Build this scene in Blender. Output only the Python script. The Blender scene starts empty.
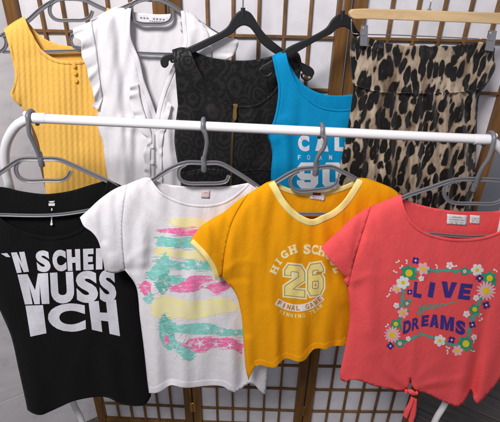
import bpy, bmesh, math, random
import numpy as np
from mathutils import Vector, Matrix
from mathutils.geometry import delaunay_2d_cdt
random.seed(7)
S = bpy.context.scene
COL = S.collection
# ------------------------------------------------------------------ camera geometry (photo survey: 500 x 422)
FPX, PITCH, ROLL, CAMH = 415.0, math.radians(27.7), math.radians(1.3), 1.60
RC = np.array((Matrix.Rotation(math.pi/2 - PITCH, 3, 'X') @ Matrix.Rotation(ROLL, 3, 'Z')))
CP = np.array([0.0, 0.0, CAMH])

class Plane:
    """vertical plane through (x0, y0), turned by slope k (y grows with x)"""
    def __init__(s, y0, k=0.0, u0=None, v0=130, x0=0.0):
        s.k = k; s.y0 = y0; s.x0 = x0
        if u0 is not None:
            s.x0 = 0.0; s.k = 0.0
            s.x0 = float(s.at(u0, v0)[0]); s.k = k
        s.n = np.array([k, -1.0, 0.0]) / math.hypot(k, 1)
    def at(s, u, v, off=0.0):
        u = np.asarray(u, float); v = np.asarray(v, float)
        d = np.stack([(u-250)/FPX, -(v-211)/FPX, -np.ones_like(u)], -1) @ RC.T
        t = (s.y0 - off*math.hypot(s.k, 1) - s.x0*s.k) / (d[..., 1] - s.k*d[..., 0])
        return d*t[..., None] + CP

# ------------------------------------------------------------------ object helpers
def thing(name, label, cat, loc=(0, 0, 0), group=None, kind=None):
    o = bpy.data.objects.new(name, None); COL.objects.link(o)
    o.empty_display_size = .05
    o.location = Vector([float(a) for a in loc])
    o['label'] = label; o['category'] = cat
    if group: o['group'] = group
    return o

def root_of(o):
    while o.parent: o = o.parent
    return o

def obj(name, bm, mat, parent=None, smooth=True, sharp=None, label=None):
    me = bpy.data.meshes.new(name)
    if parent is not None:
        bmesh.ops.translate(bm, verts=bm.verts, vec=-Vector(root_of(parent).location))
    bm.to_mesh(me); bm.free()
    o = bpy.data.objects.new(name, me); COL.objects.link(o)
    for m in (mat if isinstance(mat, (list, tuple)) else [mat]): me.materials.append(m)
    if smooth:
        for p in me.polygons: p.use_smooth = True
    if sharp: me.set_sharp_from_angle(angle=math.radians(sharp))
    if parent is not None: o.parent = parent
    if label: o['label'] = label
    return o

def solidify(o, t, off=-1):
    m = o.modifiers.new('thickness', 'SOLIDIFY'); m.thickness = t; m.offset = off

def bevel(o, w, seg=2):
    m = o.modifiers.new('bevel', 'BEVEL'); m.width = w; m.segments = seg; m.limit_method = 'ANGLE'

def add_box(bm, c, d, rot=None):
    r = bmesh.ops.create_cube(bm, size=1)
    M = Matrix.Translation(Vector([float(a) for a in c]))
    if rot is not None: M = M @ rot
    bmesh.ops.transform(bm, matrix=M @ Matrix.Diagonal((d[0], d[1], d[2], 1)), verts=r['verts'])

def cr(pts, step=3.0, closed=False):
    """Catmull-Rom through 2D/3D points, resampled about every `step`"""
    P = [np.array(p, float) for p in pts]; n = len(P)
    if n < 3 and not closed:
        out = []
        for a, b in zip(P, P[1:]):
            m = max(1, int(np.linalg.norm(b-a)/step))
            out += [a+(b-a)*i/m for i in range(m)]
        return np.array(out+[P[-1]])
    out = []
    for i in range(n if closed else n-1):
        p1 = P[i]; p2 = P[(i+1) % n]
        p0 = P[i-1] if (closed or i > 0) else 2*p1-p2
        p3 = P[(i+2) % n] if (closed or i+2 < n) else 2*p2-p1
        L = np.linalg.norm(p2-p1); m = max(1, int(round(L/step)))
        t0 = 0; a = .5
        t1 = t0+max(np.linalg.norm(p1-p0), 1e-6)**a; t2 = t1+max(L, 1e-6)**a; t3 = t2+max(np.linalg.norm(p3-p2), 1e-6)**a
        for q in range(m):
            t = t1+(t2-t1)*q/m
            A1 = (t1-t)/(t1-t0)*p0+(t-t0)/(t1-t0)*p1; A2 = (t2-t)/(t2-t1)*p1+(t-t1)/(t2-t1)*p2
            A3 = (t3-t)/(t3-t2)*p2+(t-t2)/(t3-t2)*p3
            B1 = (t2-t)/(t2-t0)*A1+(t-t0)/(t2-t0)*A2; B2 = (t3-t)/(t3-t1)*A2+(t-t1)/(t3-t1)*A3
            out.append((t2-t)/(t2-t1)*B1+(t-t1)/(t2-t1)*B2)
    if not closed: out.append(P[-1])
    return np.array(out)

def seg_dist(U, V, path):
    """distance of each (U,V) to polyline and the parameter 0..1 along it"""
    best = np.full(U.shape, 1e9); par = np.zeros(U.shape)
    L = np.r_[0, np.cumsum(np.linalg.norm(np.diff(path, axis=0), axis=1))]; T = max(L[-1], 1e-6)
    for i in range(len(path)-1):
        a, b = path[i], path[i+1]; ab = b-a; q = float(ab@ab)
        if q < 1e-9: continue
        t = np.clip(((U-a[0])*ab[0]+(V-a[1])*ab[1])/q, 0, 1)
        d = np.hypot(U-a[0]-t*ab[0], V-a[1]-t*ab[1])
        m = d < best; best[m] = d[m]; par[m] = ((L[i]+t*(L[i+1]-L[i]))/T)[m]
    return best, par

def inside(U, V, poly):
    r = np.zeros(U.shape, bool); n = len(poly)
    for i in range(n):
        x1, y1 = poly[i]; x2, y2 = poly[(i+1) % n]
        if y1 == y2: continue
        c = (y1 > V) != (y2 > V)
        r ^= c & (U < (x2-x1)*(V-y1)/(y2-y1)+x1)
    return r

def tess(poly, step):
    """triangulate a closed 2D polygon with interior points -> pts, faces"""
    poly = [p for i, p in enumerate(poly) if np.linalg.norm(p-poly[i-1]) > .05]
    poly = np.array(poly); lo = poly.min(0); hi = poly.max(0)
    gu, gv = np.meshgrid(np.arange(lo[0], hi[0], step), np.arange(lo[1], hi[1], step*.9))
    gu = gu+(np.arange(gu.shape[0]) % 2)[:, None]*step*.5
    gu = gu.ravel(); gv = gv.ravel()
    m = inside(gu, gv, poly)
    gu, gv = gu[m], gv[m]
    d, _ = seg_dist(gu, gv, np.vstack([poly, poly[:1]]))
    m = d > step*.45; gu, gv = gu[m], gv[m]
    n = len(poly)
    vs = [Vector(p) for p in poly]+[Vector((a, b)) for a, b in zip(gu, gv)]
    v, e, f, *_ = delaunay_2d_cdt(vs, [], [list(range(n))], 1, 1e-4)
    return np.array([tuple(p) for p in v]), [tuple(x) for x in f]

def bm_from(W, faces):
    bm = bmesh.new(); vs = [bm.verts.new(Vector([float(c) for c in p])) for p in W]
    for f in faces:
        try: bm.faces.new([vs[i] for i in f])
        except ValueError: pass
    return bm

# ------------------------------------------------------------------ cloth
class Cloth:
    def __init__(s, plane, closed, T=.014, w=7.0, folds=(), waves=0.0, seed=1, wl=(26, 120), extra=None):
        s.p = plane; s.T = T; s.w = w; s.extra = extra
        s.closed = [cr(c, 3) for c in closed]
        s.folds = [(cr(np.array(f[0], float), 5), f[1], f[2], (f[3] if len(f) > 3 else 1.0), (f[4] if len(f) > 4 else 1.0)) for f in folds]
        rg = random.Random(seed); s.sines = []
        for i in range(9):
            lam = wl[0]*rg.uniform(.5, 1.6); lam2 = wl[1]*rg.uniform(.5, 1.8)
            s.sines.append((2*math.pi/lam, 2*math.pi/lam2*rg.choice((-1, 1)), rg.uniform(0, 6.28), rg.uniform(.4, 1)*lam/wl[0]))
        s.waves = waves
    def edge(s, U, V):
        e = np.ones(U.shape)
        for c in s.closed:
            d, _ = seg_dist(U, V, c); e = np.minimum(e, 1-np.exp(-d/s.w))
        return e
    def disp(s, U, V, back=False):
        e = s.edge(U, V)
        n = np.zeros(U.shape)
        for a, b, c, d in s.sines: n += d*np.sin(a*U+b*V+c+.6*np.sin(V*.021+c))
        n *= s.waves/4
        if back: return -s.T*e + n*e*.5
        z = s.T*e + n*(.35+.65*e)
        for path, amp, w, a0, a1 in s.folds:
            d, t = seg_dist(U, V, path)
            z += amp*(a0+(a1-a0)*t)*np.exp(-(d/w)**2)
        if s.extra is not None: z += s.extra(U, V)
        return z
    def surf(s, U, V, lift=0.0, back=False):
        U = np.asarray(U, float); V = np.asarray(V, float)
        return s.p.at(U, V, s.disp(U, V, back)) + s.p.n*lift

def outline(*segs, step=2.4):
    out = []
    for sg in segs:
        c = cr(sg, step)
        if out: c = c[1:] if np.linalg.norm(c[0]-out[-1]) < .6 else c
        out += list(c)
    if np.linalg.norm(out[0]-out[-1]) < .6: out.pop()
    return out

def panel(name, cl, poly, mat, parent, step=2.3, back=False, thick=.0006, lift=0.0, label=None):
    pts, f = tess(poly, step)
    W = cl.surf(pts[:, 0], pts[:, 1], lift, back)
    bm = bm_from(W, f)
    bmesh.ops.recalc_face_normals(bm, faces=bm.faces)
    # normals must face the camera side
    s = sum((fc.normal.dot(Vector(cl.p.n)) for fc in bm.faces))
    if (s < 0): bmesh.ops.reverse_faces(bm, faces=bm.faces)
    o = obj(name, bm, mat, parent, label=label)
    solidify(o, thick, -1)
    return o

def two_sided(name, cl, poly, mat, parent, step=2.4, thick=.0006):
    """front and back layer of a sleeve in one mesh"""
    pts, f = tess(poly, step)
    A = cl.surf(pts[:, 0], pts[:, 1]); B = cl.surf(pts[:, 0], pts[:, 1], 0, True)
    bm = bm_from(np.vstack([A, B]), list(f)+[tuple(i+len(pts) for i in reversed(t)) for t in f])
    fs = list(bm.faces)
    if fs and fs[0].normal.dot(Vector(cl.p.n)) < 0: bmesh.ops.reverse_faces(bm, faces=fs)
    o = obj(name, bm, mat, parent); solidify(o, thick, -1); return o

def normals2d(c):
    t = np.gradient(c, axis=0); t /= np.maximum(np.linalg.norm(t, axis=1), 1e-6)[:, None]
    return np.stack([-t[:, 1], t[:, 0]], -1)

def band(name, cl, path, width, mat, parent, lift=.0012, back=False, step=1.6, wob=0.0):
    """raised strip beside a path; positive width lies to the path's right-hand side (image coordinates)"""
    c = cr(path, step); n = normals2d(c)
    rows = [(-.06, .0002), (.0, lift*.9), (.18, lift), (.82, lift), (1., lift*.6), (1.06, -.0004)]
    W = []
    for f, l in rows:
        q = c+n*(f*width); W.append(cl.surf(q[:, 0], q[:, 1], l if not back else l, back))
    m = len(c); fc = []
    for r in range(len(rows)-1):
        for i in range(m-1): fc.append((r*m+i, r*m+i+1, (r+1)*m+i+1, (r+1)*m+i))
    bm = bm_from(np.vstack(W), fc)
    bmesh.ops.recalc_face_normals(bm, faces=bm.faces)
    return obj(name, bm, mat, parent)

def stitch(name, cl, path, mat, parent, lift=.0008, r=.00022, gap=3.0, length=2.0):
    """dashed thread line lying on cloth"""
    c = cr(path, 1.0); bm = bmesh.new(); n = len(c); i = 0
    per = max(1, int(gap)); ln = max(1, int(length))
    while i+ln < n:
        q = c[i:i+ln+1]; w = cl.surf(q[:, 0], q[:, 1], lift)
        tube_bm(bm, w, r, 5); i += per
    return obj(name, bm, mat, parent)

# ------------------------------------------------------------------ flat artwork printed on cloth
def refine(bm, L):
    for _ in range(6):
        es = [e for e in bm.edges if e.calc_length() > L]
        if not es: break
        bmesh.ops.subdivide_edges(bm, edges=es, cuts=1, use_grid_fill=False)
        bmesh.ops.triangulate(bm, faces=bm.faces)

def lay(bm, cl, lift, back=False, L=3.0):
    """map a px-space bmesh onto a cloth"""
    bmesh.ops.triangulate(bm, faces=bm.faces); refine(bm, L)
    co = np.array([v.co[:2] for v in bm.verts])
    W = cl.surf(co[:, 0], co[:, 1], lift, back)
    for v, w in zip(bm.verts, W): v.co = Vector([float(a) for a in w])
    bmesh.ops.recalc_face_normals(bm, faces=bm.faces)
    if sum(f.normal.dot(Vector(cl.p.n)) for f in bm.faces) < 0: bmesh.ops.reverse_faces(bm, faces=bm.faces)

GC = {}
BLOCK = 'IHENMLFAV'
def block(ch, w, slab=False):
    """straight-sided capitals drawn as outlines; w = stem width"""
    q = min(w*.8, .26); hole = None
    if slab and ch in 'HIL':
        a = .12; s_ = .17
        if ch == 'I': p = [(0, 0), (0, s_), (.25, s_), (.25, 1-s_), (0, 1-s_), (0, 1), (1, 1), (1, 1-s_), (.75, 1-s_), (.75, s_), (1, s_), (1, 0)]
        elif ch == 'L': p = [(0, 0), (0, s_), (.14, s_), (.14, 1-s_), (0, 1-s_), (0, 1), (.62, 1), (.62, 1-s_), (.46, 1-s_), (.46, s_+.06), (.78, s_+.06), (.78, .42), (1, .42), (1, 0)]
        else: p = [(0, 0), (0, s_), (.08, s_), (.08, 1-s_), (0, 1-s_), (0, 1), (.44, 1), (.44, 1-s_), (.36, 1-s_), (.36, .61), (.64, .61), (.64, 1-s_), (.56, 1-s_), (.56, 1), (1, 1), (1, 1-s_), (.92, 1-s_), (.92, s_), (1, s_), (1, 0), (.56, 0), (.56, s_), (.64, s_), (.64, .4), (.36, .4), (.36, s_), (.44, s_), (.44, 0)]
    elif ch == 'I': p = [(0, 0), (0, 1), (1, 1), (1, 0)]
    elif ch == 'H': p = [(0, 0), (0, 1), (w, 1), (w, .5+q/2), (1-w, .5+q/2), (1-w, 1), (1, 1), (1, 0), (1-w, 0), (1-w, .5-q/2), (w, .5-q/2), (w, 0)]
    elif ch == 'E': p = [(0, 0), (0, 1), (1, 1), (1, 1-q), (w*1.15, 1-q), (w*1.15, .5+q/2), (.92, .5+q/2), (.92, .5-q/2), (w*1.15, .5-q/2), (w*1.15, q), (1, q), (1, 0)]
    elif ch == 'F': p = [(0, 0), (0, 1), (1, 1), (1, 1-q), (w*1.15, 1-q), (w*1.15, .5+q/2), (.9, .5+q/2), (.9, .5-q/2), (w*1.15, .5-q/2), (w*1.15, 0)]
    elif ch == 'L': p = [(0, 0), (0, 1), (w*1.15, 1), (w*1.15, q), (1, q), (1, 0)]
    elif ch == 'N': p = [(0, 0), (0, 1), (w*1.08, 1), (1-w, .44), (1-w, 1), (1, 1), (1, 0), (1-w*1.08, 0), (w, .56), (w, 0)]
    elif ch == 'M': w *= .8; p = [(0, 0), (0, 1), (.33, 1), (.5, .46), (.67, 1), (1, 1), (1, 0), (1-w, 0), (1-w, .64), (.61, 0), (.39, 0), (w, .64), (w, 0)]
    elif ch == 'V': p = [(0, 1), (w*1.1, 1), (.5, .36), (1-w*1.1, 1), (1, 1), (.5+w*.55, 0), (.5-w*.55, 0)]
    else: p = [(0, 0), (.5-w*.6, 1), (.5+w*.6, 1), (1, 0), (1-w, 0), (.93-w, .2), (.07+w, .2), (w, 0)]; hole = [(.16+w*.9, .38), (.84-w*.9, .38), (.5, .80)]
    P_ = np.array(p, float); vs = [Vector(a) for a in p]; n = len(p); ed = [(i, (i+1) % n) for i in range(n)]
    if hole:
        m = len(hole); vs += [Vector(a) for a in hole]; ed += [(n+i, n+(i+1) % m) for i in range(m)]
    v, e, f, *_ = delaunay_2d_cdt(vs, ed, [], 0, 1e-5)
    vv = np.array([tuple(a) for a in v]); keep = []
    for t in f:
        c = vv[list(t)].mean(0); U = np.array([c[0]]); V = np.array([c[1]])
        if inside(U, V, P_)[0] and not (hole and inside(U, V, np.array(hole))[0]): keep.append(tuple(t))
    return vv, keep
def glyph(ch, bold=0.0):
    """letter mesh normalised to its own unit box (x right, y up)"""
    k = (ch, bold)
    if k in GC: return GC[k]
    if ch in BLOCK:
        GC[k] = block(ch, .22+bold*2.0 if bold < .5 else bold-.5, bold >= .5); return GC[k]
    cu = bpy.data.curves.new('letter', 'FONT'); cu.body = ch; cu.offset = bold; cu.resolution_u = 5
    o = bpy.data.objects.new('letter', cu); COL.objects.link(o)
    bpy.context.view_layer.update()
    me = o.to_mesh()
    V = np.array([v.co[:2] for v in me.vertices]); F = [tuple(p.vertices) for p in me.polygons]
    o.to_mesh_clear(); bpy.data.objects.remove(o); bpy.data.curves.remove(cu)
    lo = V.min(0); V = (V-lo)/(V.max(0)-lo)
    GC[k] = (V, F); return GC[k]

def put_poly(bm, V, F):
    vs = [bm.verts.new((float(a), float(b), 0)) for a, b in V]
    for f in F:
        try: bm.faces.new([vs[i] for i in f])
        except ValueError: pass

def letter_quad(bm, ch, TL, TR, BL, BR, bold=0.0):
    V, F = glyph(ch, bold); x = V[:, 0:1]; y = V[:, 1:2]
    TL, TR, BL, BR = [np.array(a, float) for a in (TL, TR, BL, BR)]
    put_poly(bm, (TL*(1-x)+TR*x)*y+(BL*(1-x)+BR*x)*(1-y), F)

def letter_at(bm, ch, c, w, h, rot=0, shear=0.0, bold=0.0):
    V, F = glyph(ch, bold); x = (V[:, 0]-.5)*w+(V[:, 1]-.5)*h*shear; y = -(V[:, 1]-.5)*h
    a = math.radians(rot); put_poly(bm, np.stack([c[0]+x*math.cos(a)-y*math.sin(a), c[1]+x*math.sin(a)+y*math.cos(a)], -1), F)

def art(name, cl, fn, mat, parent, lift=.0011, back=False, L=3.0, label=None):
    bm = bmesh.new(); fn(bm); lay(bm, cl, lift*.45 if not back else lift, back, L)
    return obj(name, bm, mat, parent, label=label)

def px_poly(bm, pts):
    pts = [np.array(p, float) for p in pts]
    f, *_ = [None]
    vs = [Vector(p) for p in pts]
    v, e, fs, *_ = delaunay_2d_cdt(vs, [], [list(range(len(vs)))], 1, 1e-4)
    put_poly(bm, [tuple(p) for p in v], fs)

def px_stroke(bm, path, w, step=1.5):
    c = cr(path, step); n = normals2d(c); m = len(c)
    ww = np.full(m, w/2.) if np.isscalar(w) else np.interp(np.linspace(0, 1, m), np.linspace(0, 1, len(w)), w)/2
    put_poly(bm, np.vstack([c+n*ww[:, None], c-n*ww[:, None]]), [(i, i+1, m+i+1, m+i) for i in range(m-1)])

def px_blob(bm, c, r, n=12, petals=0, depth=.3, rot=0.0, jit=0.0, asp=1.0):
    k = max(n, petals*6); pts = []
    for i in range(k):
        a = 2*math.pi*i/k
        q = 1.0 if not petals else 1-depth*(.5-.5*math.cos(petals*a))
        q *= 1+random.uniform(-jit, jit)
        x = r*q*math.cos(a); y = r*q*math.sin(a)*asp
        pts.append((c[0]+x*math.cos(rot)-y*math.sin(rot), c[1]+x*math.sin(rot)+y*math.cos(rot)))
    vs = pts+[c]; put_poly(bm, vs, [(i, (i+1) % k, k) for i in range(k)])

# ------------------------------------------------------------------ hard parts
def tube_bm(bm, W, r, seg=10, cap=True):
    W = [np.array(p, float) for p in W]; n = len(W)
    R = r if hasattr(r, '__len__') else [r]*n
    up = np.array([0., 0, 1.]); prev = None; rings = []
    for i in range(n):
        t = W[min(i+1, n-1)]-W[max(i-1, 0)]; t /= max(np.linalg.norm(t), 1e-9)
        if prev is None:
            a = np.cross(t, up)
            if np.linalg.norm(a) < .1: a = np.cross(t, np.array([1., 0, 0]))
        else: a = prev-t*(prev@t)
        a /= np.linalg.norm(a); prev = a; b = np.cross(t, a)
        rings.append([bm.verts.new(Vector([float(q) for q in W[i]+R[i]*(math.cos(2*math.pi*j/seg)*a+math.sin(2*math.pi*j/seg)*b)])) for j in range(seg)])
    for A, B in zip(rings, rings[1:]):
        for j in range(seg): bm.faces.new((A[j], A[(j+1) % seg], B[(j+1) % seg], B[j]))
    if cap:
        bm.faces.new(list(reversed(rings[0]))); bm.faces.new(rings[-1])

def sweep_bm(bm, W, nrm, prof, closed=False):
    """sweep a profile (a across, b along nrm) along W lying in a plane with normal nrm"""
    W = [np.array(p, float) for p in W]; n = len(W); nrm = np.array(nrm, float); rings = []
    for i in range(n):
        if closed: t = W[(i+1) % n]-W[i-1]
        else: t = W[min(i+1, n-1)]-W[max(i-1, 0)]
        t /= max(np.linalg.norm(t), 1e-9); s = np.cross(nrm, t); s /= np.linalg.norm(s)
        rings.append([bm.verts.new(Vector([float(q) for q in W[i]+s*a+nrm*b])) for a, b in prof])
    m = len(prof); pairs = list(zip(rings, rings[1:]))+([(rings[-1], rings[0])] if closed else [])
    for A, B in pairs:
        for j in range(m): bm.faces.new((A[j], A[(j+1) % m], B[(j+1) % m], B[j]))
    if not closed:
        bm.faces.new(list(reversed(rings[0]))); bm.faces.new(rings[-1])
    bmesh.ops.recalc_face_normals(bm, faces=bm.faces)

CHAN = [(-.0042, -.0025), (.0042, -.0025), (.0042, .0022), (.0036, .0027), (.0024, .0027), (.0018, .0010), (-.0018, .0010), (-.0024, .0027), (-.0036, .0027), (-.0042, .0022)]

def prism(plane, poly, thick, off=0.0):
    """solid plate with an outline in the plane"""
    pts = [np.array(p) for p in poly]
    v, e, f, *_ = delaunay_2d_cdt([Vector(p) for p in pts], [], [list(range(len(pts)))], 1, 1e-4)
    v = np.array([tuple(p) for p in v]); W = plane.at(v[:, 0], v[:, 1])
    A = W+plane.n*(off+thick/2); B = W+plane.n*(off-thick/2); n = len(v)
    bm = bm_from(np.vstack([A, B]), list(f)+[tuple(i+n for i in reversed(t)) for t in f])
    bnd = [e for e in bm.edges if e.is_boundary]
    bm.verts.ensure_lookup_table(); bm.verts.index_update()
    for e in bnd:
        a, b = e.verts[0].index, e.verts[1].index
        if a < n and b < n:
            try: bm.faces.new((bm.verts[a], bm.verts[b], bm.verts[b+n], bm.verts[a+n]))
            except ValueError: pass
    bmesh.ops.recalc_face_normals(bm, faces=bm.faces)
    bmesh.ops.dissolve_limit(bm, angle_limit=.01, verts=bm.verts, edges=bm.edges)
    return bm

# ------------------------------------------------------------------ materials
def lin(r, g, b):
    f = lambda c: (c/255/12.92 if c/255 <= .04045 else ((c/255+.055)/1.055)**2.4)
    return (f(r), f(g), f(b), 1)

class M:
    def __init__(s, name):
        s.m = bpy.data.materials.new(name); s.m.use_nodes = True; s.nt = s.m.node_tree
        s.b = s.nt.nodes['Principled BSDF']; s.tc = None
    def n(s, t, **k):
        x = s.nt.nodes.new(t)
        for a, b in k.items():
            if a in x.inputs: x.inputs[a].default_value = b
            else: setattr(x, a, b)
        return x
    def l(s, a, b): s.nt.links.new(a, b)
    def co(s, scale=(1, 1, 1)):
        if s.tc is None: s.tc = s.n('ShaderNodeTexCoord')
        mp = s.n('ShaderNodeMapping'); mp.inputs['Scale'].default_value = scale
        s.l(s.tc.outputs['Object'], mp.inputs['Vector']); return mp.outputs['Vector']
    def set(s, **k):
        for a, b in k.items(): s.b.inputs[a.replace('_', ' ')].default_value = b
        return s
    def ramp(s, fac, stops, interp='LINEAR'):
        r = s.n('ShaderNodeValToRGB'); r.color_ramp.interpolation = interp; e = r.color_ramp.elements
        while len(e) < len(stops): e.new(.5)
        for x, (p, c) in zip(e, stops): x.position = p; x.color = c if len(c) == 4 else (*c, 1)
        s.l(fac, r.inputs['Fac']); return r.outputs['Color']
    def noise(s, scale, detail=3, vec=None, rough=.5, dist=0.):
        x = s.n('ShaderNodeTexNoise', Scale=scale, Detail=detail, Roughness=rough, Distortion=dist)
        s.l(vec if vec is not None else s.co(), x.inputs['Vector']); return x
    def bump(s, h, strength, dist):
        x = s.n('ShaderNodeBump', Strength=strength, Distance=dist); s.l(h, x.inputs['Height'])
        if s.b.inputs['Normal'].is_linked: s.l(s.b.inputs['Normal'].links[0].from_socket, x.inputs['Normal'])
        s.l(x.outputs['Normal'], s.b.inputs['Normal'])

def cloth_mat(name, c, var=.06, rough=.88, sheen=.05, bs=.35, wr=38, crease=.16):
    m = M(name); m.set(Roughness=rough, Sheen_Weight=sheen, Sheen_Roughness=.5, Specular_IOR_Level=.15)
    n = m.noise(420, 2); d = tuple(max(0, a*(1-var)) for a in c[:3]); e = tuple(min(1, a*(1+var)) for a in c[:3])
    m.l(m.ramp(n.outputs['Fac'], [(.3, d), (.7, e)]), m.b.inputs['Base Color'])
    m.bump(m.noise(wr, 4, m.co((1.5, 1.5, .7)), .55, .4).outputs['Fac'], bs, .004)
    m.bump(m.noise(1300, 1).outputs['Fac'], .35, .0005)
    r = m.noise(15, 4, m.co((1.6, 1, .6)), .55, .5); a1 = m.n('ShaderNodeMath', operation='SUBTRACT'); m.l(r.outputs['Fac'], a1.inputs[0]); a1.inputs[1].default_value = .5
    a2 = m.n('ShaderNodeMath', operation='ABSOLUTE'); m.l(a1.outputs[0], a2.inputs[0]); a3 = m.n('ShaderNodeMath', operation='MINIMUM'); m.l(a2.outputs[0], a3.inputs[0]); a3.inputs[1].default_value = .09
    m.bump(a3.outputs[0], crease, .012)
    return m.m

def plain(name, c, rough=.5, metal=0.0, spec=.5, bump=0, bscale=300, var=0.0, coat=0):
    m = M(name); m.set(Base_Color=c, Roughness=rough, Metallic=metal, Specular_IOR_Level=spec, Coat_Weight=coat)
    if var:
        n = m.noise(40, 4); m.l(m.ramp(n.outputs['Fac'], [(.3, tuple(a*(1-var) for a in c[:3])), (.7, tuple(min(1, a*(1+var)) for a in c[:3]))]), m.b.inputs['Base Color'])
    if bump: m.bump(m.noise(bscale, 3).outputs['Fac'], bump, .001)
    return m.m

C_BLACK = cloth_mat('black_jersey', (.0050, .0048, .0054, 1), .25, sheen=.02, crease=.5, bs=.4)
C_WHITE = cloth_mat('white_jersey', (.76, .75, .78, 1), .02, bs=.45)
C_MUST = cloth_mat('mustard_jersey', (.80, .335, .003, 1), .05, sheen=.0, bs=.3)
C_TRIM = cloth_mat('pale_yellow_rib', (.86, .72, .27, 1), .03)
C_PINK = cloth_mat('coral_jersey', (.87, .098, .104, 1), .05, sheen=.0, bs=.35)
C_BLUE = cloth_mat('turquoise_jersey', (.002, .26, .53, 1), .05, sheen=.0, bs=.25)
C_BLOUSE = cloth_mat('white_cotton_voile', (.78, .77, .80, 1), .02, bs=.3, wr=45)
def ink(name, c):
    m = M(name); m.set(Roughness=.6, Specular_IOR_Level=.25)
    n = m.noise(330, 4, None, .7); n2 = m.noise(35, 3)
    a = m.n('ShaderNodeMath', operation='MULTIPLY_ADD'); m.l(n2.outputs['Fac'], a.inputs[0]); a.inputs[1].default_value = .5; m.l(n.outputs['Fac'], a.inputs[2])
    m.l(m.ramp(a.outputs[0], [(.50, tuple(x*.78 for x in c[:3])), (.68, c), (.95, tuple(min(.9, x*1.12) for x in c[:3]))]), m.b.inputs['Base Color'])
    m.bump(n.outputs['Fac'], .3, .0005); m.bump(m.noise(38, 4, m.co((1.5, 1.5, .7)), .55, .4).outputs['Fac'], .3, .004); return m.m
I_WHITE = ink('white_print', (.66, .66, .72, 1))
I_CREAM = ink('cream_print', (.86, .76, .42, 1))
I_GOLD = ink('yellow_print', (.86, .70, .24, 1))
I_GREY = ink('grey_outline_print', (.30, .26, .12, 1))
I_BANNER = ink('white_banner_print', (.80, .74, .68, 1))
I_MUST = ink('mustard_print', (.55, .22, .01, 1))
I_NAVY = ink('violet_print', (.055, .035, .23, 1))
I_GREEN = ink('green_print', (.030, .34, .19, 1))
I_DGREEN = ink('sea_green_print', (.10, .36, .27, 1))
I_YEL = ink('yellow_centre_print', (.85, .62, .02, 1))
I_WFLOW = ink('white_flower_print', (.86, .80, .78, 1))
I_PFLOW = ink('pale_pink_print', (.86, .48, .52, 1))
LABEL = plain('white_satin_label', (.78, .76, .77, 1), .4)
LABELP = plain('beige_label', (.66, .52, .50, 1), .5)
TXT = plain('grey_label_print', (.22, .22, .25, 1), .6)
TXTR = plain('red_label_print', (.25, .015, .02, 1), .6)

def brush_mat(name, c, mix):
    m = M(name); m.set(Roughness=.75, Specular_IOR_Level=.2)
    n = m.noise(75, 6, m.co((1, 1, 2.2)), .65); n2 = m.noise(260, 3)
    a = m.n('ShaderNodeMath', operation='MULTIPLY_ADD'); m.l(n2.outputs['Fac'], a.inputs[0]); a.inputs[1].default_value = .35; m.l(n.outputs['Fac'], a.inputs[2])
    w = (.76, .75, .78); h = tuple(c[i]*.6+w[i]*.4 for i in range(3))
    m.l(m.ramp(a.outputs[0], [(.46, c[:3]), (.66, tuple(c[i]*.88+w[i]*.12 for i in range(3))), (.78, h), (.88, w)]), m.b.inputs['Base Color'])
    return m.m
B_YEL = brush_mat('brushed_yellow_print', (.90, .83, .36, 1), .3)
B_PINK = brush_mat('brushed_pink_print', (.88, .13, .38, 1), .3)
B_TEAL = brush_mat('brushed_teal_print', (.15, .62, .54, 1), .3)
B_DTEAL = brush_mat('brushed_green_print', (.08, .46, .37, 1), .3)
B_LINE = plain('white_line_print', (.80, .78, .82, 1), .7)

P_GREY = plain('grey_hanger_plastic', (.165, .165, .182, 1), .34, spec=.5, bump=.05, bscale=500)
P_BLACK = plain('black_hanger_plastic', (.012, .012, .013, 1), .42, bump=.06, bscale=400)
CHROME = plain('bright_steel', (.62, .62, .64, 1), .25, 1.0)
GOLD = plain('brass', (.62, .40, .13, 1), .3, 1.0)
RACK = plain('white_powder_coat', (.80, .80, .82, 1), .28, bump=.03, bscale=200, coat=.2)
BTN_Y = plain('yellow_button', (.80, .46, .06, 1), .35)
BTN_W = plain('white_button', (.80, .79, .80, 1), .3)

def wood(name, a, b, scale, rough=.5, vec=(1, 1, 1), bump=.15):
    m = M(name); m.set(Roughness=rough, Specular_IOR_Level=.35)
    v = m.co(vec); n = m.noise(scale, 6, v, .6, .8); n2 = m.noise(scale*.22, 3, v)
    x = m.n('ShaderNodeMath', operation='MULTIPLY_ADD'); m.l(n2.outputs['Fac'], x.inputs[0]); x.inputs[1].default_value = .6; m.l(n.outputs['Fac'], x.inputs[2])
    m.l(m.ramp(x.outputs[0], [(.50, a), (1.0, b)]), m.b.inputs['Base Color'])
    m.bump(n.outputs['Fac'], bump, .001); return m.m
W_POST = wood('screen_wood', (.070, .031, .008), (.225, .106, .030), 60, .45, (1, 1, .08))
W_LATT = wood('lattice_wood', (.085, .040, .013), (.235, .122, .042), 90, .5, (.25, 1, .25))
W_HANG = wood('beech_wood', (.55, .37, .19), (.74, .54, .30), 55, .4, (.08, 1, 1), .05)

def paper():
    m = M('screen_paper'); m.set(Roughness=.8, Specular_IOR_Level=.2)
    n = m.noise(26, 5, None, .6, .3)
    m.l(m.ramp(n.outputs['Fac'], [(.3, (.66, .655, .70)), (.7, (.75, .745, .79))]), m.b.inputs['Base Color'])
    m.bump(m.noise(9, 2).outputs['Fac'], .4, .01); return m.m
PAPER = paper()

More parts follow.
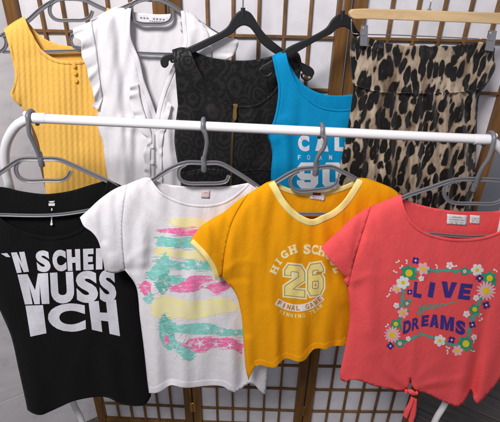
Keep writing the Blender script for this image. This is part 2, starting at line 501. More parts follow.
def marble():
    m = M('pale_marble_tile'); m.set(Roughness=.32, Specular_IOR_Level=.4)
    n = m.noise(5, 8, m.co((1, 1, 1.6)), .62, 1.6); n2 = m.noise(22, 5, None, .6)
    x = m.n('ShaderNodeMath', operation='MULTIPLY_ADD'); m.l(n2.outputs['Fac'], x.inputs[0]); x.inputs[1].default_value = .35; m.l(n.outputs['Fac'], x.inputs[2])
    m.l(m.ramp(x.outputs[0], [(.42, (.44, .42, .45)), (.60, (.60, .585, .615)), (.8, (.66, .65, .67))]), m.b.inputs['Base Color']); return m.m
MARBLE = marble()
WALL = plain('grey_plaster', (.42, .43, .48, 1), .9, bump=.2, bscale=60, var=.04)

def floor_mat():
    m = M('dark_plank_floor'); m.set(Roughness=.42, Specular_IOR_Level=.35)
    v = m.co(); r = m.n('ShaderNodeMapping'); r.inputs['Rotation'].default_value = (0, 0, math.radians(32)); m.l(v, r.inputs['Vector'])
    br = m.n('ShaderNodeTexBrick', Scale=1.0); br.inputs['Brick Width'].default_value = 1.1; br.inputs['Row Height'].default_value = .12; br.inputs['Mortar Size'].default_value = .0015
    br.inputs['Color1'].default_value = (.075, .065, .060, 1); br.inputs['Color2'].default_value = (.115, .10, .092, 1); br.inputs['Mortar'].default_value = (.01, .009, .008, 1)
    m.l(r.outputs['Vector'], br.inputs['Vector'])
    s = m.n('ShaderNodeMapping'); s.inputs['Scale'].default_value = (.08, 1, 1); m.l(r.outputs['Vector'], s.inputs['Vector'])
    n = m.noise(70, 6, s.outputs['Vector'], .65, .6)
    mx = m.n('ShaderNodeMix', data_type='RGBA', blend_type='MULTIPLY'); mx.inputs['Factor'].default_value = .8
    m.l(br.outputs['Color'], mx.inputs['A']); m.l(m.ramp(n.outputs['Fac'], [(.3, (.45, .45, .45)), (.7, (1.3, 1.3, 1.3))]), mx.inputs['B'])
    m.l(mx.outputs['Result'], m.b.inputs['Base Color']); return m.m

def knit():
    m = M('yellow_pointelle_knit'); m.set(Roughness=.85, Sheen_Weight=.15, Specular_IOR_Level=.2)
    n = m.noise(300, 2)
    m.l(m.ramp(n.outputs['Fac'], [(.3, (.79, .46, .09)), (.7, (.87, .53, .12))]), m.b.inputs['Base Color'])
    m.bump(m.noise(900, 1).outputs['Fac'], .3, .0006); return m.m
KNIT = knit()

def brocade():
    m = M('black_brocade'); m.set(Specular_IOR_Level=.3, Sheen_Weight=.04)
    v = m.n('ShaderNodeTexVoronoi', feature='F1', Scale=26); m.l(m.co((1, .2, .8)), v.inputs['Vector'])
    n = m.noise(60, 3, m.co((1, .2, 1)), .6, 1.5)
    a = m.n('ShaderNodeMath', operation='MULTIPLY_ADD'); m.l(v.outputs['Distance'], a.inputs[0]); a.inputs[1].default_value = 26; 
    b = m.n('ShaderNodeMath', operation='MULTIPLY'); m.l(n.outputs['Fac'], b.inputs[0]); b.inputs[1].default_value = 11; m.l(b.outputs[0], a.inputs[2])
    s = m.n('ShaderNodeMath', operation='SINE'); m.l(a.outputs[0], s.inputs[0])
    q = m.n('ShaderNodeMath', operation='MULTIPLY_ADD'); m.l(s.outputs[0], q.inputs[0]); q.inputs[1].default_value = .5; q.inputs[2].default_value = .5
    m.l(m.ramp(q.outputs[0], [(.45, (.0038, .0036, .0040)), (.72, (.017, .016, .017))]), m.b.inputs['Base Color'])
    m.l(m.ramp(q.outputs[0], [(.45, (.75,)*3), (.72, (.45,)*3)]), m.b.inputs['Roughness'])
    m.bump(q.outputs[0], .18, .001); m.bump(m.noise(500, 2).outputs['Fac'], .35, .001); return m.m
BROC = brocade()

def leopard():
    m = M('leopard_print_jersey'); m.set(Roughness=.6, Sheen_Weight=.1, Specular_IOR_Level=.3)
    dn = m.noise(16, 3, m.co((1, .3, .6)), .55)
    off = m.n('ShaderNodeVectorMath', operation='SCALE'); m.l(dn.outputs['Color'], off.inputs[0]); off.inputs['Scale'].default_value = .040
    ad = m.n('ShaderNodeVectorMath', operation='ADD'); m.l(m.co((1.15, .3, .46)), ad.inputs[0]); m.l(off.outputs[0], ad.inputs[1])
    v = m.n('ShaderNodeTexVoronoi', feature='F1', Scale=58); v.inputs['Randomness'].default_value = .9; m.l(ad.outputs[0], v.inputs['Vector'])
    n2 = m.noise(75, 3, m.co((1, .3, .5)), .6)
    x = m.n('ShaderNodeMath', operation='MULTIPLY_ADD'); m.l(n2.outputs['Fac'], x.inputs[0]); x.inputs[1].default_value = .34; m.l(v.outputs['Distance'], x.inputs[2])
    base = m.ramp(m.noise(30, 4, m.co((1, .3, .35)), .6).outputs['Fac'], [(.35, (.17, .115, .072)), (.48, (.38, .29, .205)), (.64, (.55, .455, .345))])
    spot = m.ramp(x.outputs[0], [(.0, (0, 0, 0)), (.70, (0, 0, 0)), (.745, (.6, .6, .6)), (.83, (1, 1, 1))])
    core = m.ramp(x.outputs[0], [(.20, (.07, .045, .03)), (.30, (.0065, .0055, .0055))])
    mx = m.n('ShaderNodeMix', data_type='RGBA'); m.l(spot, mx.inputs['Factor']); m.l(core, mx.inputs['A']); m.l(base, mx.inputs['B'])
    m.l(mx.outputs['Result'], m.b.inputs['Base Color'])
    m.bump(m.noise(60, 4, m.co((1.6, 1, .5))).outputs['Fac'], .6, .006); return m.m
LEO = leopard()

# ================================================================== SETTING
FLOORM = floor_mat()
def struct(name, bm, mat):
    o = obj(name, bm, mat, smooth=False); o['kind'] = 'structure'; return o
bm = bmesh.new(); bmesh.ops.create_grid(bm, x_segments=2, y_segments=2, size=1)
bmesh.ops.transform(bm, matrix=Matrix.Translation((0, 1.2, 0)) @ Matrix.Diagonal((3.2, 3.2, 1, 1)), verts=bm.verts)
struct('floor', bm, FLOORM)
bm = bmesh.new(); add_box(bm, (.6, 2.55, 1.3), (4.4, .1, 2.6)); struct('wall_back', bm, WALL)
# marble tiled wall to the left: turned towards the room
SY = 1.06                                   # plane of the folding screen
def marble_wall():
    a = math.radians(33); c = Vector((-.60, 1.16, 0)); d = Vector((-math.cos(a), -math.sin(a), 0)); n = Vector((math.sin(a), -math.cos(a), 0))
    bm = bmesh.new(); L = 1.7; rot = Matrix.Rotation(math.atan2(d.y, d.x), 4, 'Z')
    add_box(bm, c+d*L/2-n*.06+Vector((0, 0, 1.3)), (L, .1, 2.6), rot)          # grout body
    x = 0.0
    zs = [0.0, .29, .89, 1.49, 2.09, 2.6]
    while x < L-.01:
        w = min(.60, L-x)
        for z0, z1 in zip(zs, zs[1:]):
            add_box(bm, c+d*(x+w/2)-n*.006+Vector((0, 0, (z0+z1)/2)), (w-.003, .012, z1-z0-.003), rot)
        x += .60
    o = struct('wall_left', bm, MARBLE); bevel(o, .0008, 1)
marble_wall()

# ================================================================== FOLDING SCREEN
scr = thing('folding_screen', 'brown wooden lattice folding screen with white paper panes behind the hanging clothes', 'room divider', (.02, SY, 0))
ZT, ZB = 1.655, .02
def screen_panel(x0, y0, x1, y1, nv):
    A = Vector((x0, y0, 0)); B = Vector((x1, y1, 0)); d = (B-A); L = d.length; d.normalize(); ang = math.atan2(d.y, d.x)
    R = Matrix.Rotation(ang, 4, 'Z'); pw = .030; t = .022
    def bx(bm, s, z, ds, dz, dep, o=0.0):
        c = A+d*s+Vector((d.y, -d.x, 0))*o; add_box(bm, (c.x, c.y, z), (ds, dep, dz), R)
    fr = bmesh.new()
    bx(fr, pw/2+.001, (ZT+ZB)/2, pw, ZT-ZB, t); bx(fr, L-pw/2-.001, (ZT+ZB)/2, pw, ZT-ZB, t)
    bx(fr, L/2, ZT-.02, L-2*pw-.003, .038, t-.004); bx(fr, L/2, ZB+.05, L-2*pw-.003, .06, t-.004)
    f = obj('panel_frame', fr, W_POST, scr, smooth=False); bevel(f, .0018, 2)
    la = bmesh.new(); z0 = .185; k = .1205; i0 = pw+.001; inner = L-2*pw-.002
    zz = ZB+.08+.0; zl = [z0+k*j for j in range(-1, 13) if ZB+.09 < z0+k*j < ZT-.05]
    for z in zl: bx(la, L/2, z, inner-.001, .0068, .0075, .0005)
    for j in range(1, nv+1):
        bx(la, i0+inner*j/(nv+1), (ZT-.04+ZB+.08)/2, .0070, ZT-ZB-.122, .0095, .0005)
    l = obj('lattice', la, W_LATT, f, smooth=False); bevel(l, .0008, 1)
    pa = bmesh.new()
    nx, nz = 40, 120; g = {}
    for i in range(nx+1):
        for j in range(nz+1):
            c = A+d*(i0+.001+(inner-.002)*i/nx)+Vector((d.y, -d.x, 0))*(-.0052-.0006*math.sin(i*.7)*math.sin(j*.33))
            g[i, j] = pa.verts.new((c.x, c.y, ZB+.082+(ZT-ZB-.124)*j/nz))
    for i in range(nx):
        for j in range(nz): pa.faces.new((g[i, j], g[i+1, j], g[i+1, j+1], g[i, j+1]))
    p = obj('paper_pane', pa, PAPER, f)
XS = [(-.583, 1.072), (-.201, 1.062), (.221, 1.056), (.648, 1.062)]
for (a, b) in zip(XS, XS[1:]):
    screen_panel(a[0]+.0015, a[1], b[0]-.0015, b[1], 5)
for x, y in XS[1:3]:
    for z in (.20, .85):
        bm = bmesh.new(); add_box(bm, (x, y-.0125, z), (.020, .0015, .05))
        for dz in (-.016, 0, .016): tube_bm(bm, [(x, y-.0135, z+dz-.007), (x, y-.0135, z+dz+.007)], .0028, 8)
        obj('hinge', bm, GOLD, scr, smooth=False)

# ================================================================== RACK
FY = .75
PF = Plane(FY)
def pt(u, v, Y): return Plane(Y).at(u, v)
rack = thing('clothes_rack', 'white tubular metal clothes rack carrying the four front T-shirts on its rail', 'clothes rack', (0, FY, 0))
top = [(30, 118.3), (60, 119.8), (120, 122), (188, 125.2), (250, 128.2), (312, 131), (375, 133.8), (440, 136.4), (470, 138.4), (490, 141)]
W = PF.at(*np.array(top, float).T)
zf = np.polyfit(W[:, 0], W[:, 2], 1)
rail = [np.array([x, FY, np.polyval(zf, x)]) for x in np.linspace(W[0, 0], W[-1, 0], 40)]
bm = bmesh.new(); tube_bm(bm, rail, .0088, 20); obj('top_rail', bm, RACK, rack, sharp=40)
def zrail(x): return float(np.polyval(zf, x))
for side in (-1, 1):
    e = rail[0] if side < 0 else rail[-1]
    pa = [e+np.array([side*-.001, 0, 0])]
    if side < 0:
        px = [(18.5, 124), (10, 135), (5.2, 149), (5.5, 168), (10.5, 190)]; low = [(73, 402), (82.5, 423)]
        tr = [.752, .757, .764, .772, .780]
    else:
        px = [(497, 145.5), (503.5, 153), (507.5, 166), (508, 182), (505, 205)]; low = [(446, 401), (434.5, 422)]
        tr = [.752, .757, .766, .776, .785]
    pa += [pt(u, v, y) for (u, v), y in zip(px, tr)]
    q = [pt(u, v, .815) for u, v in low]; pa += q
    dirn = (q[1]-q[0])/(q[0][2]-q[1][2]); foot = q[1]+dirn*(q[1][2]-.03); foot[0] = q[1][0]+side*.02; pa.append(foot)
    sm = cr(pa, .012)
    bm = bmesh.new(); tube_bm(bm, sm, .0088, 18); leg = obj('leg', bm, RACK, rack, sharp=40)
    bm = bmesh.new(); tube_bm(bm, [e+np.array([side*-.03, 0, 0]), e+np.array([side*.004, 0, 0])], .0098, 18)
    bmesh.ops.create_uvsphere(bm, u_segments=12, v_segments=8, radius=.0055, matrix=Matrix.Translation(Vector(e)+Vector((side*.004, -.003, .008))))
    obj('corner_joint', bm, RACK, rack, sharp=40)
    bm = bmesh.new(); tube_bm(bm, [(foot[0], .55, .025), (foot[0], .8, .03), (foot[0], 1.0, .025)], .011, 14)
    obj('foot_bar', bm, RACK, rack, sharp=40)

# ================================================================== HANGERS
def grey_hanger(name, label, plane, top_pts, loop, bottom, hookpts=None, hookY=None, front=True, group='grey plastic hangers'):
    a = plane.at(*top_pts[len(top_pts)//2])
    t = thing(name, label, 'hanger', a, group)
    for o_name, path, st in (('hanger_arms', top_pts, 4), ('accessory_loop', loop, 2), ('trouser_bar', bottom, 6)):
        bm = bmesh.new(); c = cr(path, st)
        w = plane.at(c[:, 0], c[:, 1])
        if o_name == 'accessory_loop': prof = [(x*.85, y*.9) for x, y in CHAN]
        elif o_name == 'trouser_bar': prof = [(x*.75, y*.8) for x, y in CHAN]
        else: prof = CHAN
        sweep_bm(bm, w, plane.n, prof); o = obj(o_name, bm, P_GREY, t, sharp=38); bevel(o, .0005, 1)
    return t

def rail_hook(t, plane, uv, r=.0040):
    """hook standing across the rail: front strand px path bottom -> top, then over the tube and down behind"""
    P0 = [plane.at(u, v) for u, v in uv]
    xt = P0[-1][0]; zr = zrail(xt); rr = .0088+r+.0004
    n = len(P0); W = []
    for i, p in enumerate(P0[:-1]):
        f = i/(n-1.); y = plane.y0 + (-rr)*min(1, f*1.35); W.append(np.array([p[0], y, p[2]]))
    W.append(np.array([xt, FY-rr, zr-.002]))
    for a in range(20, 181, 20):
        A = math.radians(a); W.append(np.array([xt, FY-rr*math.cos(A), zr+rr*math.sin(A)]))
    W.append(np.array([xt, FY+rr+.001, zr-.010])); W.append(np.array([xt, FY+rr+.004, zr-.017]))
    c = cr(W, .0025); R = [r*1.0]*len(c)
    bm = bmesh.new(); tube_bm(bm, c, R, 12); o = obj('hook', bm, P_GREY, t, sharp=50)
    bm = bmesh.new(); b = P0[0]; tube_bm(bm, [b+np.array([0, 0, -.012]), b+np.array([0, 0, -.010]), b+np.array([0, 0, .016]), b+np.array([0, 0, .019])], [.0040, .0056, .0054, .0042], 14)
    obj('hook_socket', bm, P_GREY, t, sharp=50)

KF = .185
PL1 = Plane(FY, KF, 35); PL2 = Plane(FY, KF, 204); PL3 = Plane(FY, KF, 318); PL4 = Plane(FY, KF, 482)
h = grey_hanger('hanger', 'grey plastic hanger holding the black slogan T-shirt', PL1,
    [(-52, 212), (-42, 202), (-28, 191.5), (0, 173), (14, 163), (21, 159.5), (40, 159), (58, 159.5), (70, 164), (90, 173), (110, 182.5), (124, 191), (134, 200)],
    [(20, 161), (16.5, 165), (16, 171), (19, 177), (26, 180.5), (45, 180.5), (62, 180), (68, 176.5), (71, 171)],
    [(-52, 213), (0, 214.8), (60, 214.5), (134, 201)])
rail_hook(h, PL1, [(41, 161), (39, 152), (36, 142), (32.5, 131), (31.5, 119)])
h = grey_hanger('hanger', 'grey plastic hanger holding the white striped-print T-shirt', PL2,
    [(116, 208), (126, 202), (138, 193), (151, 181.5), (170, 169), (186, 163), (204, 163), (220, 163.5), (235, 171.5), (249, 180.5), (262, 190), (274, 200), (280, 207)],
    [(186, 164), (180, 168), (178.5, 174), (181, 180), (187, 183), (204, 183.5), (220, 183), (226.5, 181), (229, 175.5)],
    [(112, 205), (130, 210), (200, 212), (262, 211), (280, 208)])
rail_hook(h, PL2, [(204, 166), (204.5, 157), (206.5, 148), (207.5, 140), (206, 131), (203.5, 124)])
h = grey_hanger('hanger', 'grey plastic hanger holding the mustard V-neck T-shirt', PL3,
    [(242, 207), (252, 198.5), (264, 190), (276, 182), (290, 173.5), (299, 169.5), (316, 168), (331, 167), (343, 172), (357, 179.5), (374, 189.5), (386, 198), (394, 206)],
    [(299, 171), (292.5, 175), (290, 181), (292.5, 188), (299, 191), (315, 190), (330, 187.5), (336, 184), (338, 178.5)],
    [(242, 208), (258, 212), (318, 214), (380, 212), (394, 207)])
rail_hook(h, PL3, [(315.7, 170), (316, 160), (319, 152), (323, 145), (324, 136), (321.5, 128)])
h = grey_hanger('hanger', 'grey plastic hanger holding the coral pink T-shirt at right end of rail', PL4,
    [(366, 220), (378, 210), (392, 202.5), (405, 196.5), (430, 188), (455, 180), (478, 179.5), (500, 181), (516, 188), (534, 198), (556, 212)],
    [(455, 181), (447, 184.5), (444, 191), (446, 198.5), (453, 202.5), (475, 203.5), (493, 203.5), (501, 200), (504, 193)],
    [(366, 221), (382, 228), (400, 231), (440, 234.5), (475, 236.5), (520, 232), (556, 214)])
rail_hook(h, PL4, [(474.5, 186), (476, 176), (479, 166), (484, 155), (487.5, 144)])

# ================================================================== FRONT T-SHIRTS
def garment(name, label, cat, plane, u, v):
    return thing(name, label, cat, plane.at(u, v))

# ---- black slogan tee
t = garment('t_shirt', 'black T-shirt with big white block lettering, at left end of rail', 't-shirt', PL1, 85, 410)
nk = [(-28, 190), (-20, 203), (0, 218), (22, 231), (50, 237), (75, 232), (88, 221.5), (99, 204), (108, 180)]
shR = [(108, 180), (122, 186), (140, 197), (152, 215)]
slR = [(152, 215), (156, 240), (134, 264)]
sdR = [(134, 264), (138, 300), (145, 345), (151, 396)]
hem = [(151, 396), (146, 403.5), (138, 406), (125, 404.5), (117, 402), (107.5, 397.5), (95, 397), (72.5, 401.5), (60, 407), (50, 411.5), (41, 415), (33, 413.5), (27.5, 410)]
sdL = [(27.5, 410), (25, 398), (19, 371), (11, 336), (2, 315), (-9, 290)]
slL = [(-9, 290), (-42, 282), (-66, 262)]
shL = [(-66, 262), (-55, 222), (-28, 190)]
cl = Cloth(PL1, [shR, sdR, sdL, shL], T=.012, w=8, waves=.0024, seed=3, wl=(34, 150), folds=[
    ([(117, 402), (112, 370), (104, 335)], .007, 7, 1, 0), ([(100, 398), (95, 365), (90, 340)], -.006, 8, 1, 0), ([(36, 414), (30, 370), (20, 330)], .006, 8, 1, .2), ([(56, 408), (48, 370)], -.004, 8, 1, .2),
    ([(-5, 285), (20, 300), (40, 330)], -.003, 9), ([(140, 404), (134, 360), (128, 300)], .005, 8, 1, .3), ([(75, 400), (74, 360)], .003, 9, 1, 0)])
panel('front_panel', cl, outline(nk, shR, slR, sdR, hem, sdL, slL, shL), C_BLACK, t)
bk = [(-28, 190), (-18, 191), (0, 187), (20, 191), (37, 193.5), (48, 194), (70, 191), (92, 184.5), (108, 180)]
panel('back_panel', cl, outline(bk, shR, slR, sdR, [(x, y-3) for x, y in hem], sdL, slL, shL), C_BLACK, t, back=True)
band('neckband', cl, nk[::-1], -3.2, C_BLACK, t)
def L1(bm):
    letter_quad(bm, 'N', (11, 252.5), (24.5, 251.5), (17, 273), (29, 271.5), .09)
    for ch, a, b in (('S', 35, 49), ('C', 51.5, 65.5), ('H', 66.5, 80), ('E', 83, 93.5), ('I', 96, 102.8)):
        tt = lambda x: 251.5-(x-11)*.038
        bb = lambda x: 273-(x-17)*.045
        sk = lambda x: 4.5*(1-x/95)
        letter_quad(bm, ch, (a, tt(a)), (b, tt(b)), (a+sk(a), bb(a)), (b+sk(b), bb(b)), {'I': .05, 'E': .09, 'S': .055, 'C': .07}.get(ch, .075))
art('lettering', cl, L1, I_WHITE, t)
art('apostrophe', cl, lambda bm: px_poly(bm, [(1, 253.5), (7, 252.8), (10.5, 257), (6.5, 256.8)]), I_WHITE, t)
def L2(bm):
    for ch, a, b, c, d in (('M', 17.5, 48, 25, 49.5), ('U', 50, 73, 51.5, 75), ('S', 75.5, 97, 77, 98.5), ('S', 98.8, 115, 100, 116.8)):
        tt = lambda x: 274.5-(x-17.5)*.055
        bb = lambda x: 304.3-(x-25)*.026
        letter_quad(bm, ch, (a, tt(a)), (b, tt(b)), (c, bb(c)), (d, bb(d)), 0.085 if ch == 'M' else (.055 if ch == 'S' else .065))
art('lettering', cl, L2, I_WHITE, t)
def L3(bm):
    letter_quad(bm, 'I', (25.5, 305.5), (43, 305), (30.5, 336.5), (46.5, 333), .05)
    letter_quad(bm, 'C', (46, 304.5), (85, 302.5), (50, 331.5), (86, 331.5), .06)
    letter_quad(bm, 'H', (88.5, 301.5), (116, 299.5), (92, 329.5), (120, 336), .075)
art('lettering', cl, L3, I_WHITE, t)
bm = bmesh.new(); 
def tagpoly(c, w, h, r=0):
    a = math.radians(r); return [(c[0]+x*math.cos(a)-y*math.sin(a), c[1]+x*math.sin(a)+y*math.cos(a)) for x, y in ((-w/2, -h/2), (w/2, -h/2), (w/2, h/2), (-w/2, h/2))]
def care_tag(cl, c, w, h, r, parent, mat=LABEL, ink=TXT, lines=((.25, .7), (.6, .6)), base=None, lift=.0014):
    b = cl if base is None else base
    g = art('care_tag', b, lambda bm: px_poly(bm, tagpoly(c, w, h, r)), mat, parent, lift=lift, back=True); solidify(g, .0003)
    def tx(bm):
        a = math.radians(r)
        for fy, fw in lines:
            k = max(2, int(w*fw/.85)); 
            for i in range(k):
                if random.random() < .15: continue
                x = (-fw/2+fw*(i+.5)/k)*w; y = (fy-.5)*h
                px_poly(bm, tagpoly((c[0]+x*math.cos(a)-y*math.sin(a), c[1]+x*math.sin(a)+y*math.cos(a)), w*fw/k*.7, h*.085, r))
    art('tag_print', b, tx, ink, g, lift=lift+.0003, back=True)
    return g
def nl(bm):
    for q in [((48.6, 201), (55, 200.6), (53.8, 202.2), (50, 202.4)), ((48.6, 203), (55, 202.9), (54.8, 205.6), (48.8, 205.6))]:
        px_poly(bm, q)
    px_poly(bm, [(51.4, 208), (52.6, 208), (52.4, 210.5), (51.2, 210.3)])
art('size_print', cl, nl, TXT if False else LABEL, t, lift=.0012, back=True)
bm = bmesh.new(); b0 = cl.surf(52, 217, .006, True); b1 = cl.surf(53, 222, .006, True)
px = [cl.surf(52.2, v, .004+.001*math.sin(v*2), True) for v in np.linspace(215, 224, 14)]
tube_bm(bm, px, [.0016+.0012*(i > 9) for i in range(14)], 8); obj('hang_loop', bm, LABEL, t)

# ---- white striped tee
t = garment('t_shirt', 'white T-shirt with brushed pink, teal and yellow stripes, between black and mustard ones', 't-shirt', PL2, 205, 388)
nk = [(150, 178), (160, 191), (172.5, 198.5), (187.5, 203.5), (207.5, 205), (222.5, 202), (235, 195), (248, 183)]
shR = [(248, 183), (258, 186), (268, 193), (282, 206), (294, 240)]
slR = [(294, 240), (286, 270), (262, 282)]
sdR = [(262, 282), (264, 310), (268, 365), (265.5, 395)]
hem = [(265.5, 395), (260, 391), (254, 384.5), (248, 383.5), (243.5, 387), (239, 391), (234, 392.5), (229, 390), (224, 386.5), (216, 385), (205, 385.5), (190, 387.2), (182, 387), (176, 385.5), (171, 384.8), (167, 386.5), (162, 390), (156, 392.5), (149, 392.5)]
sdL = [(149, 392.5), (147.5, 381), (144, 348), (140, 317), (136, 286), (125, 270)]
seam = [(125, 270), (123, 250), (122, 225), (124, 203), (127, 184.5)]
shL = [(127, 184.5), (138, 180), (146, 177.5), (150, 178)]
slTop = [(127, 184.5), (118, 187.5), (110, 192), (98, 201), (89, 209.5), (80, 217.5)]
cuff = [(80, 217.5), (84, 226), (92, 232), (98, 240), (102.5, 256), (105, 271)]
slBot = [(105, 271), (114, 273), (125, 270)]
cl = Cloth(PL2, [shR, sdR, sdL, shL, slTop, slBot], T=.012, w=8, waves=.0034, seed=11, wl=(24, 130), folds=[
    ([(171, 379), (168, 345), (163, 290), (160, 250)], -.008, 6.5, 1, .0), ([(157, 392), (155, 350), (150, 310)], .006, 7, 1, .2), ([(184, 386), (182, 330), (178, 270)], .007, 8, 1, .2),
    ([(243, 383), (241, 340), (240, 300)], -.007, 5, 1, .2), ([(232, 392), (231, 350), (226, 290)], .006, 6, 1, .1), ([(208, 385), (206, 340)], -.004, 8, 1, .1),
    ([(124, 187), (122, 225), (125, 268)], -.0022, 3.4, .6, 1), ([(104, 198), (100, 215), (104, 240)], -.0035, 3.5, .4, 1), ([(120, 190), (116, 206), (117, 235)], -.003, 2.6, 1, .2), ([(112, 193), (109, 207), (108, 225)], .0025, 2.4, 1, .2), ([(130, 188), (136, 205), (152, 220)], -.003, 4, 1, .1), ([(140, 184), (150, 203), (168, 218)], -.0025, 4, 1, .1), ([(128, 262), (142, 250), (160, 246)], .003, 4, 1, .1), ([(128, 272), (145, 268), (162, 272)], -.003, 4, 1, .1), ([(90, 212), (104, 232), (112, 262)], .004, 6), ([(115, 192), (106, 215), (112, 250)], -.003, 5), ([(127, 190), (140, 215), (142, 262)], .004, 6, .3, 1),
    ([(150, 185), (152, 230), (148, 280)], -.003, 6)])
panel('front_panel', cl, outline(nk, shR, slR, sdR, hem, sdL, seam, shL), C_WHITE, t, step=2.2)
two_sided('sleeve', cl, outline(slTop, cuff, slBot, seam), C_WHITE, t)
bk = [(150, 178), (154, 180), (163, 183.5), (175, 185.5), (200, 187), (230, 186), (248, 183)]
panel('back_panel', cl, outline(bk, shR, slR, sdR, [(x, y-3) for x, y in hem], sdL, seam, shL), C_WHITE, t, back=True)
band('neckband', cl, nk[::-1], -2.2, C_WHITE, t)
band('cuff', cl, cuff, -2.6, C_WHITE, t, lift=.0008)
band('hem', cl, hem[7:], 5.5, C_WHITE, t, lift=.0007)
def stripe(name, mat, up, lo, jit=1.2, lift=.0011, seed=0):
    rg = random.Random(seed)
    a = cr(up, 1.6); b = cr(lo, 1.6)[::-1]
    pts = []
    for arr in (a, b):
        w = 0
        for i, p in enumerate(arr):
            w = .6*w+rg.uniform(-1, 1)*jit*.6
            pts.append((p[0]+rg.uniform(-.3, .3), p[1]+w*1.5))
    o = art(name, cl, lambda bm: px_poly(bm, pts), mat, t, lift=lift)
    L = a[-1][0]-a[0][0]
    def dry(bm):
        n = max(3, int(L/9))
        for k in range(n):
            e = (a, b)[k % 2]; i = rg.randrange(len(e)); x0, y0 = e[i]; l = rg.uniform(3, 8)*min(1, L/30); d = rg.uniform(.2, 1.1)*(-1 if k % 2 == 0 else 1)*(1+.7*(k//2 % 2))
            px_stroke(bm, [(x0-l, y0+d), (x0-l*.3, y0+d*1.2+rg.uniform(-.2, .2)), (x0+l*.4, y0+d), (x0+l, y0+d*1.3)], [.1, rg.uniform(.4, .9), rg.uniform(.3, .8), .1])
        for sx, ex in ((-1, a[0]), (1, a[-1])):
            for k in range(4):
                yy = ex[1]+rg.uniform(-.3, .7)*abs(a[0][1]-b[-1][1]); l = rg.uniform(2, 5)*min(1, L/30)
                px_stroke(bm, [(ex[0]-sx*l*.5, yy), (ex[0]+sx*l*.5, yy+rg.uniform(-.4, .4)), (ex[0]+sx*l, yy+rg.uniform(-.6, .6))], [.6, rg.uniform(.5, 1.0), .1])
    d_ = art('brush_marks', cl, dry, mat, o, lift=lift+.0003)
    bm = bmesh.new(); bm.from_mesh(o.data); bm.from_mesh(d_.data); bm.to_mesh(o.data); bm.free(); bpy.data.objects.remove(d_)
stripe('printed_stripe', B_YEL, [(171, 220.5), (180, 217.5), (195, 218), (214, 221)], [(171, 224.5), (180, 226.5), (195, 227), (214, 228)], .8, seed=1)
stripe('printed_stripe', B_PINK, [(159, 229.8), (168, 227.8), (185, 228.5), (204, 229)], [(159, 232), (168, 233.5), (185, 235.2), (204, 236.5)], .5, seed=2)
stripe('printed_stripe', B_TEAL, [(157, 239), (162, 236.2), (175, 237.5), (190, 237), (210, 238)], [(156, 246), (163, 246), (178, 247.5), (192, 248), (210, 250)], .7, seed=3)
stripe('printed_stripe', B_YEL, [(156, 249), (165, 247.5), (178, 250.5), (192, 250.5), (212, 253)], [(155, 254.5), (165, 256), (180, 258.5), (195, 259), (212, 261)], .7, seed=4)
stripe('printed_stripe', B_TEAL, [(156, 258), (168, 260.5), (182, 262), (200, 260.5), (216, 264)], [(156, 265), (168, 266.5), (182, 269.5), (200, 269.5), (218, 272)], .8, seed=5)
stripe('printed_stripe', B_TEAL, [(160, 277), (168, 275), (178, 276.5), (184, 278)], [(160, 282), (170, 284), (178, 283.5), (184, 281)], .8, seed=6)
stripe('printed_stripe', B_PINK, [(170, 287), (182, 282.5), (190, 276.5), (200, 276), (212, 279.5), (224, 279.5), (232, 276.5), (233, 279)], [(170, 291), (180, 292.5), (194, 291.5), (205, 288.5), (216, 292.5), (224, 291), (231, 286), (233, 281)], .5, seed=7)
stripe('printed_stripe', B_YEL, [(152, 304), (158, 297), (172, 297), (188, 301), (205, 300.5), (222, 298.5), (232, 300), (240, 305)], [(151, 314), (160, 318), (172, 317.5), (188, 319), (205, 316.5), (222, 313), (234, 311.5), (240, 307)], .9, seed=8)
stripe('printed_stripe', B_TEAL, [(172, 325), (184, 325), (195, 323.5), (208, 324), (220, 327), (232, 329.5), (243, 329)], [(172, 331), (182, 333), (195, 333.5), (206, 333), (220, 335.5), (232, 335.5), (243, 336)], .8, seed=9)
stripe('printed_stripe', B_PINK, [(184, 344), (190, 338.5), (203, 337), (216, 338.5), (228, 337), (236, 340.5), (242, 345)], [(184, 347), (192, 350.5), (204, 350.5), (215, 347), (228, 348.5), (236, 350), (242, 354)], .9, seed=10)
stripe('printed_stripe', B_TEAL, [(147, 274), (153, 267), (160, 258), (167, 252), (169, 262)], [(150, 281), (157, 281), (163, 279), (169, 272)], 1.2, seed=21)
stripe('printed_stripe', B_DTEAL, [(155, 283), (160, 274), (167, 272), (169.5, 279)], [(156, 288), (161, 293.5), (167, 291), (169.5, 285)], 1.2, .0016, 22)
stripe('printed_stripe', B_PINK, [(139, 285), (144, 281), (150, 284)], [(140, 289), (145, 295), (151, 291)], 1.0, seed=23)
stripe('printed_stripe', B_TEAL, [(144, 297), (148, 292), (153, 294)], [(144.5, 302), (148, 304), (153, 299)], .9, seed=24)
stripe('printed_stripe', B_TEAL, [(159, 322), (164, 314), (170, 318), (174, 326)], [(159.5, 336), (165, 348), (172, 350), (175, 340)], 1.2, seed=25)
stripe('printed_stripe', B_DTEAL, [(161, 317), (165, 315), (170, 322), (172, 330)], [(162, 324), (166, 331), (170, 337), (173, 336)], 1.0, .0016, 26)
stripe('printed_stripe', B_TEAL, [(170, 338), (178, 341), (186, 346), (194, 354)], [(171, 345), (179, 355), (187, 359), (194, 358)], 1.2, .0014, 27)
stripe('printed_stripe', B_PINK, [(164.5, 337), (167, 335.5), (169, 340)], [(164.5, 342), (166.5, 346), (169, 343)], .5, .0020, 28)
STARS = (((198, 264), 5, .2), ((183, 265), 3.5, .9), ((200, 343), 6.5, .4), ((216, 344), 5, 1), ((230, 345), 4.5, .2), ((208, 328), 3.5, .6), ((222, 331), 4, 0), ((190, 345), 4, .7), ((236, 332), 3.5, .5), ((205, 286), 3.5, .1))
